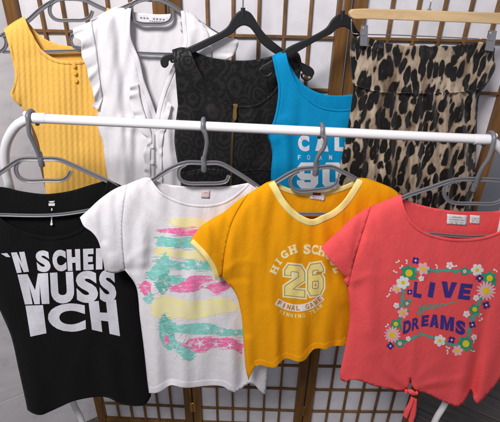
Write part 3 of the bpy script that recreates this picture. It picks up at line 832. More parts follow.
def star(bm, c, r, rot):
    pts = []
    for i in range(10):
        a = rot+i*math.pi/5; q = r if i % 2 == 0 else r*.24
        pts.append((c[0]+q*math.cos(a), c[1]+q*math.sin(a)))
    px_poly(bm, pts)
for c_, r_, q_ in STARS: art('printed_starfish', cl, lambda bm: star(bm, c_, r_, q_), B_LINE, t, lift=.0022)
def stars(bm):
    for k in range(9):
        x = 199+k*3.4; px_stroke(bm, [(x, 287-k*.75+random.uniform(-1, 1)), (x+5, 283.5-k*.7), (x+9, 281-k*.6)], [.5, 1.1, .4])
    for k in range(9):
        a = random.uniform(0, 6.28); r = random.uniform(4, 12); x = 157+r*math.cos(a); y = 283+r*1.2*math.sin(a)
        px_stroke(bm, [(x, y), (x+3*math.sin(a), y+2), (x+4*math.cos(a*2), y+5)], [.4, 1.1, .4])
    for k in range(14):
        a = random.uniform(0, 6.28); x = 172+random.uniform(-8, 18); y = 340+random.uniform(-14, 16)
        px_stroke(bm, [(x, y), (x+3, y+2.5), (x+6, y+3*math.sin(a))], [.3, .9, .3])
art('printed_spray', cl, stars, B_LINE, t, lift=.0022)
care_tag(cl, (205.5, 194), 8.6, 8, 3, t, LABELP, TXT, ((.3, .4),))

# ---- mustard V-neck tee
t = garment('t_shirt', 'mustard yellow V-neck T-shirt with pale trim and number 26 print', 't-shirt', PL3, 305, 360)
nkI = [(274, 180.5), (278, 188), (285, 200), (295, 211), (304, 217), (312.3, 219.5), (322, 215.5), (331, 211.5), (342, 202.5), (351, 190), (358, 178)]
shL = [(248, 194), (258, 188), (267, 182.5), (274, 180.5)]
slTop = [(248, 194), (236, 202), (225, 211.5), (212, 219), (200, 227.5), (190, 242)]
cuff = [(190, 242), (199, 251), (207, 260.5), (212.5, 270.5), (215.5, 280)]
slBot = [(215.5, 280), (222, 276.5)]
seam = [(222, 276.5), (225, 250), (233, 220), (248, 194)]
sdL = [(248.5, 380), (246, 370), (244, 345), (241, 312), (235.5, 293), (228, 283), (222, 276.5)]
hem = [(349, 340), (344, 345), (338, 345.5), (332, 346), (326, 349), (319, 348), (313.5, 349), (309.5, 353.5), (305, 359.5), (299, 361.5), (292, 359.5), (286, 358), (280.5, 361.5), (275.5, 367), (268, 366.8), (260, 364.5), (255.5, 366), (252, 372), (248.5, 380)]
sdR = [(362, 270), (355, 300), (349, 339)]
slR = [(410, 238), (396, 264), (362, 270)]
shR = [(358, 178), (366, 178.5), (377, 182), (397, 192), (406, 208), (410, 238)]
cl = Cloth(PL3, [shL, slTop, slBot, sdL, sdR, shR], T=.012, w=8, waves=.0034, seed=21, wl=(22, 170), folds=[
    ([(277, 368), (274, 330), (268, 280), (262, 230)], .007, 6, 1, .2), ([(285, 357), (283, 320), (280, 280)], -.009, 5, 1, .1), ([(300, 362), (299, 330), (297, 305)], .009, 6, 1, 0), ([(312, 347), (312, 320), (311, 300)], -.008, 5, 1, 0),
    ([(326, 350), (326, 320), (330, 290)], .006, 5, 1, .2), ([(335, 344), (336, 300)], -.006, 4, 1, .2), ([(257, 363), (256, 330), (250, 290)], -.007, 5, 1, .2), ([(249, 380), (248, 340)], .004, 4),
    ([(247, 198), (233, 222), (226, 250), (223, 275)], -.0022, 3.4), ([(226, 270), (240, 262), (258, 262)], .003, 4, 1, .1), ([(228, 280), (244, 278), (260, 284)], -.003, 4, 1, .1), ([(205, 226), (215, 250), (218, 275)], .005, 6), ([(228, 212), (222, 240), (219, 268)], -.003, 5), ([(340, 215), (345, 260), (344, 300)], .005, 7), ([(278, 200), (268, 240), (264, 300)], -.003, 8)])
panel('front_panel', cl, outline(nkI, shR, slR, sdR, hem, sdL, seam, shL), C_MUST, t, step=2.2)
two_sided('sleeve', cl, outline(slTop, cuff, slBot, seam), C_MUST, t)
bk = [(274, 180.5), (283, 186), (291, 189), (312, 192), (335, 188.5), (350, 183), (358, 178)]
panel('back_panel', cl, outline(bk, shR, slR, sdR, [(x, y-2) for x, y in hem], sdL, seam, shL), C_MUST, t, back=True)
band('neck_trim', cl, nkI[::-1], -6.2, C_TRIM, t, lift=.0014)
band('back_neck_trim', cl, bk[::-1], -4.5, C_TRIM, t, lift=.0012, back=True)
band('cuff_trim', cl, cuff, -4.6, C_TRIM, t, lift=.0014)
band('hem', cl, hem[:-2], 5, C_MUST, t, lift=.0006)
Q = lambda x, y: (260+x/4.965, 235+y/4.965)
def arc_letters(bm):
    for ch, x, y, w, h_, r in (('H', 72, 172, 44, 36, -62), ('I', 92, 131, 20, 36, -50), ('G', 121, 97, 34, 40, -35), ('H', 163, 72, 42, 44, -18), ('S', 234, 70, 36, 50, 2), ('C', 272, 72, 32, 48, 8), ('H', 308, 80, 38, 48, 16), ('O', 345, 100, 36, 48, 28), ('O', 368, 130, 36, 48, 45), ('L', 384, 168, 30, 46, 62)):
        c = Q(x, y); letter_at(bm, ch, c, w/4.965, h_/4.965, r, 0, .82 if ch in 'HIL' else .05)
art('arched_lettering', cl, arc_letters, I_CREAM, t)
TWO = [(-1.0, -.62), (-.62, -1), (.62, -1), (1, -.62), (1, -.08), (-.18, .55), (1, .55), (1, 1), (-1, 1), (-1, .42), (.38, -.28), (.38, -.52), (.30, -.58), (-.30, -.58), (-.38, -.52), (-.38, -.30), (-1, -.30)]
SIX = [(1, -.62), (.62, -1), (-.62, -1), (-1, -.62), (-1, .62), (-.62, 1), (.62, 1), (1, .62), (1, .02), (.62, -.30), (-.38, -.30), (-.38, -.52), (-.30, -.58), (.30, -.58), (.38, -.52), (.38, -.42), (1, -.42)]
SIXH = [(-.38, .12), (.32, .12), (.38, .2), (.38, .5), (.30, .58), (-.30, .58), (-.38, .5)]
def grow(poly, g):
    p = np.array(poly, float); n = len(p); out = []; ar = sum(p[i][0]*p[(i+1) % n][1]-p[(i+1) % n][0]*p[i][1] for i in range(n))
    for i in range(n):
        a = p[i]-p[i-1]; b = p[(i+1) % n]-p[i]; a /= np.linalg.norm(a); b /= np.linalg.norm(b)
        na = np.array([a[1], -a[0]]); nb = np.array([b[1], -b[0]]); m = na+nb; m /= max(np.linalg.norm(m), .3); q = g/max(.45, m@na)
        out.append(p[i]+m*q*(1 if ar > 0 else -1))
    return out
def digit(bm, poly, c, w, h_, shear, g, hole=None):
    pts = [(c[0]+x*w/2, c[1]+y*h_/2-shear*x) for x, y in poly]
    pts = grow(pts, g)
    if hole is None: px_poly(bm, pts); return
    hp = grow([(c[0]+x*w/2, c[1]+y*h_/2-shear*x) for x, y in hole], -g)
    vs = [Vector(p) for p in pts+hp]; n = len(pts); m = len(hp)
    v, e, f, *_ = delaunay_2d_cdt(vs, [(i, (i+1) % n) for i in range(n)]+[(n+i, n+(i+1) % m) for i in range(m)], [], 0, 1e-4)
    vv = np.array([tuple(p) for p in v]); P_ = np.array(pts); H_ = np.array(hp); keep = []
    for q in f:
        cc = vv[list(q)].mean(0); U = np.array([cc[0]]); V_ = np.array([cc[1]])
        if inside(U, V_, P_)[0] and not inside(U, V_, H_)[0]: keep.append(tuple(q))
    put_poly(bm, vv, keep)
D2 = (294.6, 280.6); D6 = (315.4, 279.2)
def dg(g): return lambda bm: (digit(bm, TWO, D2, 20, 31, -1.0, g), digit(bm, SIX, D6, 15.5, 31.5, 1.2, g, SIXH))
art('number_border', cl, dg(2.2), I_CREAM, t, lift=.0011)
art('number_outline', cl, dg(.45), I_GREY, t, lift=.0015)
art('number_fill', cl, dg(-.35), I_GOLD, t, lift=.0019)
bl = [(276.5, 297.5), (284, 301.5), (294, 304), (304, 303.5), (314, 299.5), (322, 293)]
art('banner', cl, lambda bm: px_stroke(bm, [(x, y+3.6) for x, y in bl], 7.2), I_BANNER, t, lift=.0021)
def on_arc(bm, text, path, h_, w, bold, start=0.0, end=1.0):
    c = cr(path, .5); n = len(text); L = len(c)
    for i, ch in enumerate(text):
        if ch == ' ': continue
        f = start+(end-start)*(i+.5)/n; k = int(f*(L-1)); k0 = max(0, k-3); k1 = min(L-1, k+3)
        a = math.degrees(math.atan2(c[k1][1]-c[k0][1], c[k1][0]-c[k0][0]))
        letter_at(bm, ch, c[k], w*(.45 if ch == 'I' else 1), h_, a, 0, bold)
art('banner_lettering', cl, lambda bm: on_arc(bm, 'FINAL GAME', [(x, y+3.6) for x, y in bl], 4.8, 3.7, .03, .03, .98), I_MUST, t, lift=.0025)
art('small_lettering', cl, lambda bm: on_arc(bm, 'WINNING TEAM', [(x, y+11.6) for x, y in bl], 4.0, 3.0, .02, .06, 1.0), I_GOLD, t, lift=.0012)
g = care_tag(cl, (317.5, 196), 15, 7.4, 9, t, LABEL, TXT, ((.65, .7), (.85, .5)))
art('brand_patch', cl, lambda bm: px_poly(bm, tagpoly((316.5, 193.6), 8, 2.6, 4)), TXTR, g, lift=.0021, back=True)

# ---- coral tee
t = garment('t_shirt', 'coral pink T-shirt with flower frame print, knotted at its hem', 't-shirt', PL4, 430, 395)
nk = [(401, 194.5), (403, 204), (406, 212), (412, 222), (420, 229), (429, 233.5), (447.5, 238), (465, 239), (485, 236.5), (500, 231), (515, 221), (525, 206), (529, 196)]
shL = [(371, 206.5), (380, 203), (391, 198.5), (401, 194.5)]
slTop = [(371, 206.5), (360, 212.5), (350, 220), (342, 228), (332, 237), (321, 248)]
cuff = [(321, 248), (330, 259), (338, 268.5), (346, 277.5)]
slBot = [(346, 277.5), (344, 280.5), (348, 287)]
seam = [(348, 287), (354, 262), (362, 235), (371, 206.5)]
sdL = [(341, 380), (340, 374), (342.5, 361), (347.5, 336), (350, 317), (348, 287)]
hem = [(513, 352), (500, 379), (490, 391.5), (482, 400.5), (477.5, 404), (474, 400), (471, 389.5), (467, 397), (462.5, 404), (457.5, 406.8), (450, 404.5), (440, 400), (427.5, 393.7), (417, 391), (412.6, 386.5), (410.3, 377), (408.6, 386.5), (404, 391), (390, 388.7), (374.5, 386), (360, 380.8), (351, 379.7), (346, 382), (341, 380)]
sdR = [(522, 292), (520, 320), (513, 352)]
slR = [(575, 250), (560, 274), (522, 292)]
shR = [(529, 196), (552, 212), (575, 250)]
cl = Cloth(PL4, [shL, slTop, slBot, sdL, sdR, shR], T=.013, w=8, waves=.0024, seed=31, wl=(34, 150), folds=[
    ([(471, 390), (477, 360), (484, 320), (494, 285)], -.016, 6, 1, .1), ([(459, 405), (466, 370), (474, 325)], .009, 7, 1, .1), ([(478, 402), (488, 365), (500, 330)], .008, 7, 1, .3),
    ([(407, 388), (400, 365), (392, 345), (389, 330)], -.005, 4, 1, .1), ([(405, 386), (394, 375), (388, 362)], .006, 4, 1, .1), ([(404, 390), (385, 378), (372, 360)], -.0035, 4, 1, .1), ([(410, 377), (413, 352), (416, 335)], .006, 5, 1, .1), ([(410, 380), (408, 355), (404, 340)], -.0035, 4, 1, 0),
    ([(416, 390), (430, 384), (455, 380), (468, 376)], .0045, 4, 1, .2), ([(416, 391), (428, 389), (448, 388)], -.003, 3.5, 1, .2), ([(414, 387), (424, 372), (440, 362)], .004, 5, 1, .1),
    ([(371, 210), (362, 236), (355, 262), (349, 285)], -.0024, 3.4), ([(374, 208), (376, 225), (384, 250)], -.003, 3.5, 1, .1), ([(352, 284), (366, 276), (380, 276)], .003, 4, 1, .1), ([(348, 292), (366, 320), (375, 350)], .003, 8), ([(340, 234), (350, 255), (352, 275)], .004, 5), ([(362, 214), (357, 240), (350, 268)], -.003, 4), ([(366, 245), (372, 290), (370, 330)], .004, 9), ([(356, 288), (360, 330), (352, 372)], -.003, 8)])
panel('front_panel', cl, outline(nk, shR, slR, sdR, hem, sdL, seam, shL), C_PINK, t, step=2.2)
two_sided('sleeve', cl, outline(slTop, cuff, slBot, seam), C_PINK, t)
bk = [(401, 194.5), (407, 200), (425, 206), (450, 210.5), (475, 211.5), (500, 210.5), (520, 203), (529, 196)]
bhem = [(513, 352), (500, 374), (482, 390), (460, 390), (430, 384), (418, 383), (404, 383), (380, 381), (360, 378), (341, 378)]
panel('back_panel', cl, outline(bk, shR, slR, sdR, bhem, sdL, seam, shL), C_PINK, t, back=True)
band('neckband', cl, nk[::-1], -2.6, C_PINK, t, lift=.0014)
band('cuff', cl, cuff, -3.2, C_PINK, t, lift=.0009)
# knot and its two tails
bm = bmesh.new()
kc = cl.surf(410.3, 390, .004)
bmesh.ops.create_uvsphere(bm, u_segments=18, v_segments=12, radius=1, matrix=Matrix.Translation(Vector([float(a) for a in kc])) @ Matrix.Rotation(.35, 4, 'Y') @ Matrix.Diagonal((.0085, .007, .0062, 1)))
for path, ws in (([(404, 390.5), (407, 388.5), (410.5, 389), (414, 391), (416.5, 390)], .0036), ([(404.5, 388), (410, 391.5), (416, 392)], .0030)):
    c = cr(path, .7); tube_bm(bm, cl.surf(c[:, 0], c[:, 1], .006), ws, 10)
kn = obj('hem_knot', bm, C_PINK, t)
for path, ws in (([(409, 391), (406.5, 398), (403.5, 404), (401, 410)], [.004, .0062, .0085, .0078]), ([(411.5, 392), (410.5, 400), (409, 408), (406.5, 415.5)], [.004, .0062, .0085, .0078])):
    bm = bmesh.new(); c = cr(path, .9); w = cl.surf(np.array(c[:, 0]), np.minimum(c[:, 1], 392), .002)
    base = cl.p.at(c[:, 0], c[:, 1]); k = len(c)
    rings = []
    for i in range(k):
        f = i/(k-1); r = np.interp(f, np.linspace(0, 1, len(ws)), ws); d0 = c[min(i+1, k-1)]-c[max(i-1, 0)]; d0 = d0/np.linalg.norm(d0)
        nn = np.array([-d0[1], d0[0]]); side = cl.p.at(*(c[i]+nn))-base[i]; side /= np.linalg.norm(side)
        ring = []
        for j in range(9):
            a = -1+2*j/8.; ring.append(base[i]+side*r*a+cl.p.n*(.020+.0032*math.cos(a*2.2+.6)+.002*f))
        rings.append(ring)
    W = np.array(rings).reshape(-1, 3)
    b2 = bm_from(W, [(i*9+j, i*9+j+1, (i+1)*9+j+1, (i+1)*9+j) for i in range(k-1) for j in range(8)]); bm.free()
    o = obj('knot_tail', b2, C_PINK, kn); solidify(o, .0016, 0)
care_tag(cl, (456.6, 219.5), 20, 10, 4, t, LABEL, TXT, ((.25, .5), (.5, .75), (.72, .65)))
care_tag(cl, (474.5, 219.3), 10, 8.4, 4, t, LABEL, TXTR, ((.4, .6), (.65, .6)))
# flower frame
Z = lambda x, y: (385+x/4.217, 255+y/4.22)
def frame(bm):
    px_stroke(bm, [(409, 270), (423, 270), (440, 270.5), (465, 270.5), (480, 272)], [2, 3.4, 2.6, 3.2, 2])
    px_stroke(bm, [(403.5, 283), (402.5, 296), (401.5, 310), (399, 325)], [2.2, 3, 2.6, 3])
    px_stroke(bm, [(399.5, 343), (406, 341), (415, 337), (422, 334.5), (431, 336.5), (444, 342), (456, 345.5), (466, 345)], [3, 3.2, 2.4, 2, 2, 2.4, 3, 3])
    px_stroke(bm, [(483, 288), (480, 300), (475, 312), (471, 325), (467, 340)], [3, 2.6, 3.4, 3, 3])
    for x, y, a in ((437, 272.5, .6), (445, 268.5, -.6), (455, 273, .5), (430, 268.5, -.5), (401, 300, 1.9), (404, 292, 1.2), (420, 333, -.4), (428, 337, .4), (473, 318, 2), (478, 303, 1.6)):
        px_blob(bm, (x, y), 1.9, 10, 0, 0, a, 0, .5)
art('printed_garland', cl, frame, I_DGREEN, t, lift=.0011)
def flower(c, r, petals, mat, depth, cm, cr_, rot=0.0, lift=.0016):
    f = art('printed_flower', cl, lambda bm: px_blob(bm, c, r, 12, petals, depth, rot), mat, t, lift=lift)
    if cm is not None: art('flower_centre', cl, lambda bm: px_blob(bm, c, cr_, 10), cm, f, lift=lift+.0005)
def petal_flower(c, r, petals, mat, wd, cm, cr_, rot=0.0, lift=.0019):
    def fn(bm):
        for i in range(petals):
            a = rot+2*math.pi*i/petals
            px_stroke(bm, [(c[0]+.15*r*math.cos(a), c[1]+.15*r*math.sin(a)), (c[0]+.6*r*math.cos(a), c[1]+.6*r*math.sin(a)), (c[0]+.9*r*math.cos(a), c[1]+.9*r*math.sin(a)), (c[0]+r*math.cos(a), c[1]+r*math.sin(a))], [wd*.5, wd, wd*.85, wd*.25])
    f = art('printed_flower', cl, fn, mat, t, lift=lift)
    art('flower_centre', cl, lambda bm: px_blob(bm, c, cr_, 10), cm, f, lift=lift+.0006)
for x, y, r in ((100, 75, 8.6), (440, 97, 7.6), (335, 68, 4.6), (377, 228, 5.8), (340, 373, 8.2), (92, 203, 4), (45, 290, 5.6), (62, 372, 5)):
    flower(Z(x, y), r, 7 if r > 7 else 5, I_GREEN, .32, I_YEL if r > 5 else I_PFLOW, r*.43, random.random()*2)
for x, y, r, k in ((425, 150, 10, 15), (30, 335, 8.4, 14), (160, 57, 6.6, 6), (305, 402, 5.6, 6), (50, 140, 5.2, 6), (75, 243, 5.6, 6)):
    petal_flower(Z(x, y), r, k, I_PFLOW, 2.6 if k > 8 else r*.72, I_YEL, r*.36, random.random())
for x, y, r in ((75, 115, 6.8), (388, 62, 6.4), (230, 360, 6)):
    petal_flower(Z(x, y), r, 6, I_WFLOW, r*.8, I_YEL, r*.30, random.random(), .0021)
for x, y, r in ((152, 98, 3), (272, 43, 3.8), (383, 180, 3.2), (343, 248, 3.6), (47, 212, 3), (97, 352, 2.6), (375, 345, 3)):
    petal_flower(Z(x, y), r, 5, I_WFLOW, r*.8, I_PFLOW, r*.3, random.random())
for x, y, r in ((128, 22, 3.7), (103, 155, 3), (398, 97, 3.8), (426, 210, 4), (367, 293, 3.7), (280, 357, 3.7), (22, 382, 3.6)):
    petal_flower(Z(x, y), r, 4, I_NAVY, r*.9, I_WFLOW, r*.27, random.random(), .0023)
for x, y, a in ((78, 60, .8), (122, 60, -.7), (125, 95, .6), (80, 98, -.6), (60, 130, 1.6), (92, 128, .9), (185, 55, .4), (182, 72, -.4), (300, 68, .3), (360, 72, -.4), (412, 82, .6), (462, 118, 1.1), (418, 118, 1.8), (402, 180, 1.2), (395, 205, 1.9), (392, 250, 1.2), (362, 262, 2), (350, 318, 1.4), (318, 352, -.6), (365, 395, .8), (318, 396, -.9), (260, 372, .4), (200, 345, -.3), (120, 345, -.6), (82, 362, .5), (45, 362, .9), (65, 305, 1.4), (30, 305, 2), (62, 262, 1.1), (92, 232, .5), (60, 218, 2), (105, 190, -.4)):
    art('printed_leaf', cl, lambda bm: px_blob(bm, Z(x, y), 2.7, 12, 0, 0, a, .05, .5) or None, random.choice((I_GREEN, I_DGREEN)), t, lift=.0014)
def sprig(bm):
    for x, y in ((58, 24), (90, 22), (72, 45), (215, 42), (460, 62), (22, 150), (18, 165), (395, 258), (408, 268), (12, 292), (270, 392), (262, 402), (375, 405), (48, 72), (300, 45), (372, 355)):
        c = Z(x, y); px_blob(bm, c, 1.15, 8, 0, 0, random.random(), .1, .8); a = random.uniform(0, 6.28)
        px_stroke(bm, [(c[0], c[1]), (c[0]+1.6*math.cos(a), c[1]+1.6*math.sin(a)), (c[0]+3*math.cos(a+.5), c[1]+3*math.sin(a+.5))], [.6, .8, 1.2])
        px_blob(bm, (c[0]+3*math.cos(a+.5), c[1]+3*math.sin(a+.5)), .9, 8)
art('printed_sprigs', cl, sprig, I_WFLOW, t, lift=.0013)
def live(bm):
    for ch, a, b, y0, y1, sh in (('L', 413.2, 421.6, 281.7, 297.2, 1.2), ('I', 428.3, 433.6, 282, 297, 1.8), ('V', 440.3, 456, 281.5, 297.5, 1.2), ('E', 458.6, 470.5, 283.4, 299.2, 2.2)):
        letter_quad(bm, ch, (a+sh, y0-.4), (b+sh, y0+.8), (a-sh*.5, y1-.6), (b-sh*.5, y1+.8), .055)
art('lettering', cl, live, I_NAVY, t, lift=.0013)
def dreams(bm):
    for ch, a, b, y0, y1, dy in (('D', 402.9, 410.8, 320, 333.2, -2.2), ('R', 411.8, 419.4, 317.4, 329.6, -2), ('E', 421.3, 428.5, 315, 326.2, -.8), ('A', 429.6, 438.8, 314.4, 327.4, 1.2), ('M', 440.2, 453.6, 316, 330, 2.6), ('S', 455.4, 465, 320.4, 334.4, 2.4)):
        letter_quad(bm, ch, (a+.6, y0-dy/2), (b+.6, y0+dy/2), (a-.3, y1-dy/2), (b-.3, y1+dy/2), .035 if ch == 'R' else .06)
art('lettering', cl, dreams, I_NAVY, t, lift=.0013)
def your(bm):
    y = lambda pts, w=1.5: px_stroke(bm, pts, [w*.5, w, w*1.1, w, w*.5], .7)
    y([(419.5, 304), (419.5, 308), (422, 308.5), (424.5, 304)]); y([(424.8, 304), (423, 311), (419.5, 313.8), (417.2, 312.5), (420, 310.2), (425.5, 307.8)])
    y([(428.6, 304.2), (426.2, 306.5), (427.5, 308.8), (430.5, 306.8), (429.4, 304.2), (431.5, 305)])
    y([(433, 303.4), (432.4, 307.2), (434.6, 307.6), (437, 303.6)]); y([(437.2, 303.4), (436.6, 306.6), (438.4, 307.4)])
    y([(440, 303.6), (439.6, 307.2)]); y([(439.8, 305.4), (442, 303.4), (444.5, 304.8), (447.5, 303.6), (456, 302)], 1.3)
art('script_lettering', cl, your, I_DGREEN, t, lift=.0013)

# ================================================================== BACK ROW
BY = .95; KB = .17
PB1 = Plane(BY, KB, 70, 60); PB2 = Plane(BY, KB, 158, 60); PB3 = Plane(BY, KB, 243, 60); PB4 = Plane(BY, KB, 342, 60); PB5 = Plane(BY, KB, 428, 60)
def wire_hook(t, plane, u0, v0, mat, r=.0017, lean=0.0):
    """hook that rises from the hanger and hooks over the top of the folding screen"""
    a = plane.at(u0, v0); zt = ZT+.006; x = a[0]
    ys = SY
    W = [a, a+np.array([0, 0, .02]), np.array([x+lean, BY-.0, zt-.05]), np.array([x+lean, BY+.012, zt+.012]), np.array([x+lean, (BY+ys)/2+.01, zt+.026]), np.array([x+lean, ys+.02, zt+.012]), np.array([x+lean, ys+.026, zt-.02])]
    bm = bmesh.new(); tube_bm(bm, cr(W, .004), r, 10); return obj('hook', bm, mat, t)

# ---- yellow knit top
h = grey_hanger('hanger', 'grey plastic hanger holding the yellow knit tank top', PB1,
    [(2, 36.5), (9, 32), (27, 21.5), (40, 10), (52, 2), (60, -1), (70, -1.5), (84, 0), (97, 6), (110, 12), (126, 21), (134, 28)],
    [(56, 0), (50.5, 5), (50, 13), (54, 18.5), (60, 20.3), (72, 20.3), (83, 20), (90, 17), (92.6, 11)],
    [(3, 52), (45, 51.5), (81, 50.5), (134, 49)])
bm = bmesh.new(); c = cr([(2, 33), (5.5, 38), (6.3, 44), (4, 49), (0, 51.5), (-4, 49)], 1.5); sweep_bm(bm, PB1.at(c[:, 0], c[:, 1]), PB1.n, [(x*.8, y*.9) for x, y in CHAN]); obj('end_curl', bm, P_GREY, h, sharp=38)
wire_hook(h, PB1, 70, 0, P_GREY, .0038)
t = garment('tank_top', 'yellow ribbed knit tank top with three buttons, at left end of back row', 'tank top', PB1, 75, 250)
nk = [(24, 16.5), (28, 26), (32.5, 35), (42, 50), (56, 59), (70, 61), (84, 60), (96, 53), (103, 40), (106, 22), (107, 8)]
stR = [(107, 8), (115, 12), (124, 20)]; ahR = [(124, 20), (128, 60), (142, 102)]; sdR = [(142, 102), (136, 150), (130, 250)]
hem = [(130, 250), (90, 254), (52, 252)]
sdL = [(52, 252), (46, 195), (41.5, 156), (37.5, 138), (28, 117), (20, 106)]
ahL = [(20, 106), (14, 100), (10.5, 94), (13, 87), (15, 76), (10, 50), (4, 29)]; stL = [(4, 29), (14, 22), (24, 16.5)]
def ribs(U, V):
    x = U+.055*(V-60)*(75-U)/-200.-(V-60)*.03
    sc = np.sin(V*2*math.pi/7.5)
    ph = 2*math.pi*x/5.7
    return .00115*np.cos(ph+.16*sc) + .00012*sc*np.cos(ph)
cl = Cloth(PB1, [stR, sdR, sdL, stL], T=.012, w=5, waves=.0014, seed=41, wl=(40, 120), extra=ribs, folds=[([(60, 70), (58, 120), (62, 190)], .004, 12), ([(30, 60), (40, 110), (55, 180)], -.003, 9), ([(86, 70), (82, 140)], -.003, 9)])
panel('front_panel', cl, outline(nk, stR, ahR, sdR, hem, sdL, ahL, stL), KNIT, t, step=1.35)
bk = [(24, 17), (30, 24.5), (38, 34), (48, 40.5), (62.5, 45), (82, 46), (98, 36), (104, 18), (107, 8)]
clp = Cloth(PB1, [stR, sdR, sdL, stL], T=.012, w=5, waves=.0012, seed=42)
panel('back_panel', clp, outline(bk, stR, ahR, sdR, hem, sdL, ahL, stL), KNIT, t, back=True)
band('neckband', cl, nk[::-1], -3.4, KNIT, t, lift=.0016)
band('armhole_band', cl, ahL[::-1], -2.4, KNIT, t, lift=.0013)
for c, in (((74, 66),), ((75, 73),), ((76, 80.5),)):
    w = cl.surf(c[0], c[1], .0022); bm = bmesh.new()
    R = Matrix.Translation(Vector([float(a) for a in w])) @ Matrix.Rotation(math.pi/2, 4, 'X')
    bmesh.ops.create_cone(bm, cap_ends=True, segments=20, radius1=.0047, radius2=.0042, depth=.0022, matrix=R)
    bmesh.ops.create_cone(bm, cap_ends=True, segments=20, radius1=.0034, radius2=.0028, depth=.0030, matrix=R)
    obj('button', bm, BTN_Y, t, sharp=30)

# ---- white blouse
h = grey_hanger('hanger', 'grey plastic hanger holding the white ruffled blouse', PB2,
    [(70, 34), (88, 25), (108, 15), (125, 7), (134, 3), (141, 0), (158, -.5), (170, 4.5), (184, 14), (198, 22), (214, 32), (228, 40)],
    [(136, 1), (131, 7), (131, 14), (134.5, 21), (141, 23.6), (153, 24), (164, 23.5), (170.5, 20), (172.5, 13), (171, 7)],
    [(74, 47), (100, 50), (131, 52.6), (162, 54), (200, 54), (228, 51)])
bm = bmesh.new(); c = cr([(80, 31), (73.5, 35), (71, 39), (72, 44.5), (76, 48), (81, 49)], 1.5); sweep_bm(bm, PB2.at(c[:, 0], c[:, 1]), PB2.n, [(x*.7, y*.8) for x, y in CHAN]); obj('end_curl', bm, P_GREY, h, sharp=38)
wire_hook(h, PB2, 150, 2, P_GREY, .0042)
t = garment('blouse', 'white cotton blouse with open V neck, button placket and ruffles', 'blouse', PB2, 160, 250)
nk = [(127, 8), (126, 22), (126.5, 37), (130, 48), (135, 60), (139.5, 80), (145, 95), (150, 109), (155.6, 130)]
nk2 = [(155.6, 130), (157.2, 130), (161, 111), (165.5, 95), (172, 78), (180, 60), (187, 45), (186.5, 28), (185, 10.5)]
shR = [(185, 10.5), (194, 15), (207, 27.5)]; ahR = [(207, 27.5), (211, 45), (213, 62)]; sdR = [(213, 62), (208, 120), (214, 190), (218, 250)]
hem = [(218, 250), (160, 254), (112, 250)]
sdL = [(112, 250), (108, 181), (105, 161), (102.5, 142), (98.5, 130), (97.5, 112), (101, 97)]
ahL = [(101, 97), (99, 75), (95.5, 50), (88, 24)]; shL = [(88, 24), (100, 15), (117, 7), (127, 8)]
cl = Cloth(PB2, [shR, sdR, sdL, shL], T=.012, w=5, waves=.0030, seed=51, wl=(12, 110), folds=[
    ([(108, 20), (112, 70), (116, 130), (118, 190)], .006, 6), ([(110, 130), (113, 200)], -.005, 4), ([(130, 120), (131, 200)], .005, 3.5), ([(100, 30), (104, 70)], -.002, 4), ([(195, 30), (190, 60)], .003, 4), ([(118, 15), (124, 70), (127, 130)], -.004, 5), ([(122, 120), (126, 190)], .006, 5), ([(135, 135), (136, 190)], -.006, 5), ([(146, 140), (148, 190)], .004, 4), ([(166, 120), (170, 190)], .005, 6), ([(176, 90), (176, 150)], -.003, 5), ([(156.4, 128), (157, 250)], -.005, 1.6)])
panel('front_panel', cl, outline(nk, nk2, shR, ahR, sdR, hem, sdL, ahL, shL), C_BLOUSE, t, step=2.0)
bk = [(127, 8), (132, 11.5), (140, 13), (155, 14.3), (170, 14), (180, 12.5), (185, 10.5)]
clb = Cloth(PB2, [shR, sdR, sdL, shL], T=.013, w=5, waves=.003, seed=52, wl=(20, 110))
panel('back_panel', clb, outline(bk, shR, ahR, sdR, hem, sdL, ahL, shL), C_BLOUSE, t, back=True)
band('neck_facing', cl, nk[::-1], 4, C_BLOUSE, t, lift=.0014)
band('neck_facing', cl, nk2[::-1], 4, C_BLOUSE, t, lift=.0014)
# cap sleeve frills
def frill(name, inner, outer, amp, nw, lift=.004, parent=t, cloth=cl, mat=C_BLOUSE, rows=9):
    a = cr(inner, 1.0); b = cr(outer, 1.0); m = 110
    ai = np.stack([np.interp(np.linspace(0, 1, m), np.linspace(0, 1, len(a)), a[:, k]) for k in (0, 1)], -1)
    bi = np.stack([np.interp(np.linspace(0, 1, m), np.linspace(0, 1, len(b)), b[:, k]) for k in (0, 1)], -1)
    base = cloth.surf(ai[:, 0], ai[:, 1], lift); W = []
    ph = np.cumsum(np.array([1+.5*math.sin(i*.23) for i in range(m)])); ph = ph/ph[-1]*nw*2*math.pi
    for r in range(rows):
        f = r/(rows-1); q = ai*(1-f)+bi*f
        w = cloth.p.at(q[:, 0], q[:, 1]); off = ((base-cloth.p.at(ai[:, 0], ai[:, 1]))@cloth.p.n)
        W.append(w+cloth.p.n*(off+.0006+amp*f**.8*(.75+.6*np.sin(ph+f*.8)+.15*np.sin(ph*.37+1)))[:, None])
    fc = [(r*m+i, r*m+i+1, (r+1)*m+i+1, (r+1)*m+i) for r in range(rows-1) for i in range(m-1)]
    bm = bm_from(np.vstack(W), fc); bmesh.ops.recalc_face_normals(bm, faces=bm.faces)
    o = obj(name, bm, mat, parent); solidify(o, .0009, 0); return o
frill('sleeve_frill', [(92, 21), (96, 40), (99, 62), (101, 80), (103, 98)], [(74.5, 28), (75.5, 36), (83, 40), (82.5, 51), (87.5, 65), (91.5, 81), (94, 90), (96, 98), (93.5, 106), (99, 108)], .006, 5, .002)
frill('cap_sleeve', [(200, 21), (207, 30), (211, 45), (213, 61)], [(216, 34), (227, 37.5), (237, 39.5), (234.5, 52), (225, 60)], .004, 2.2, .002)
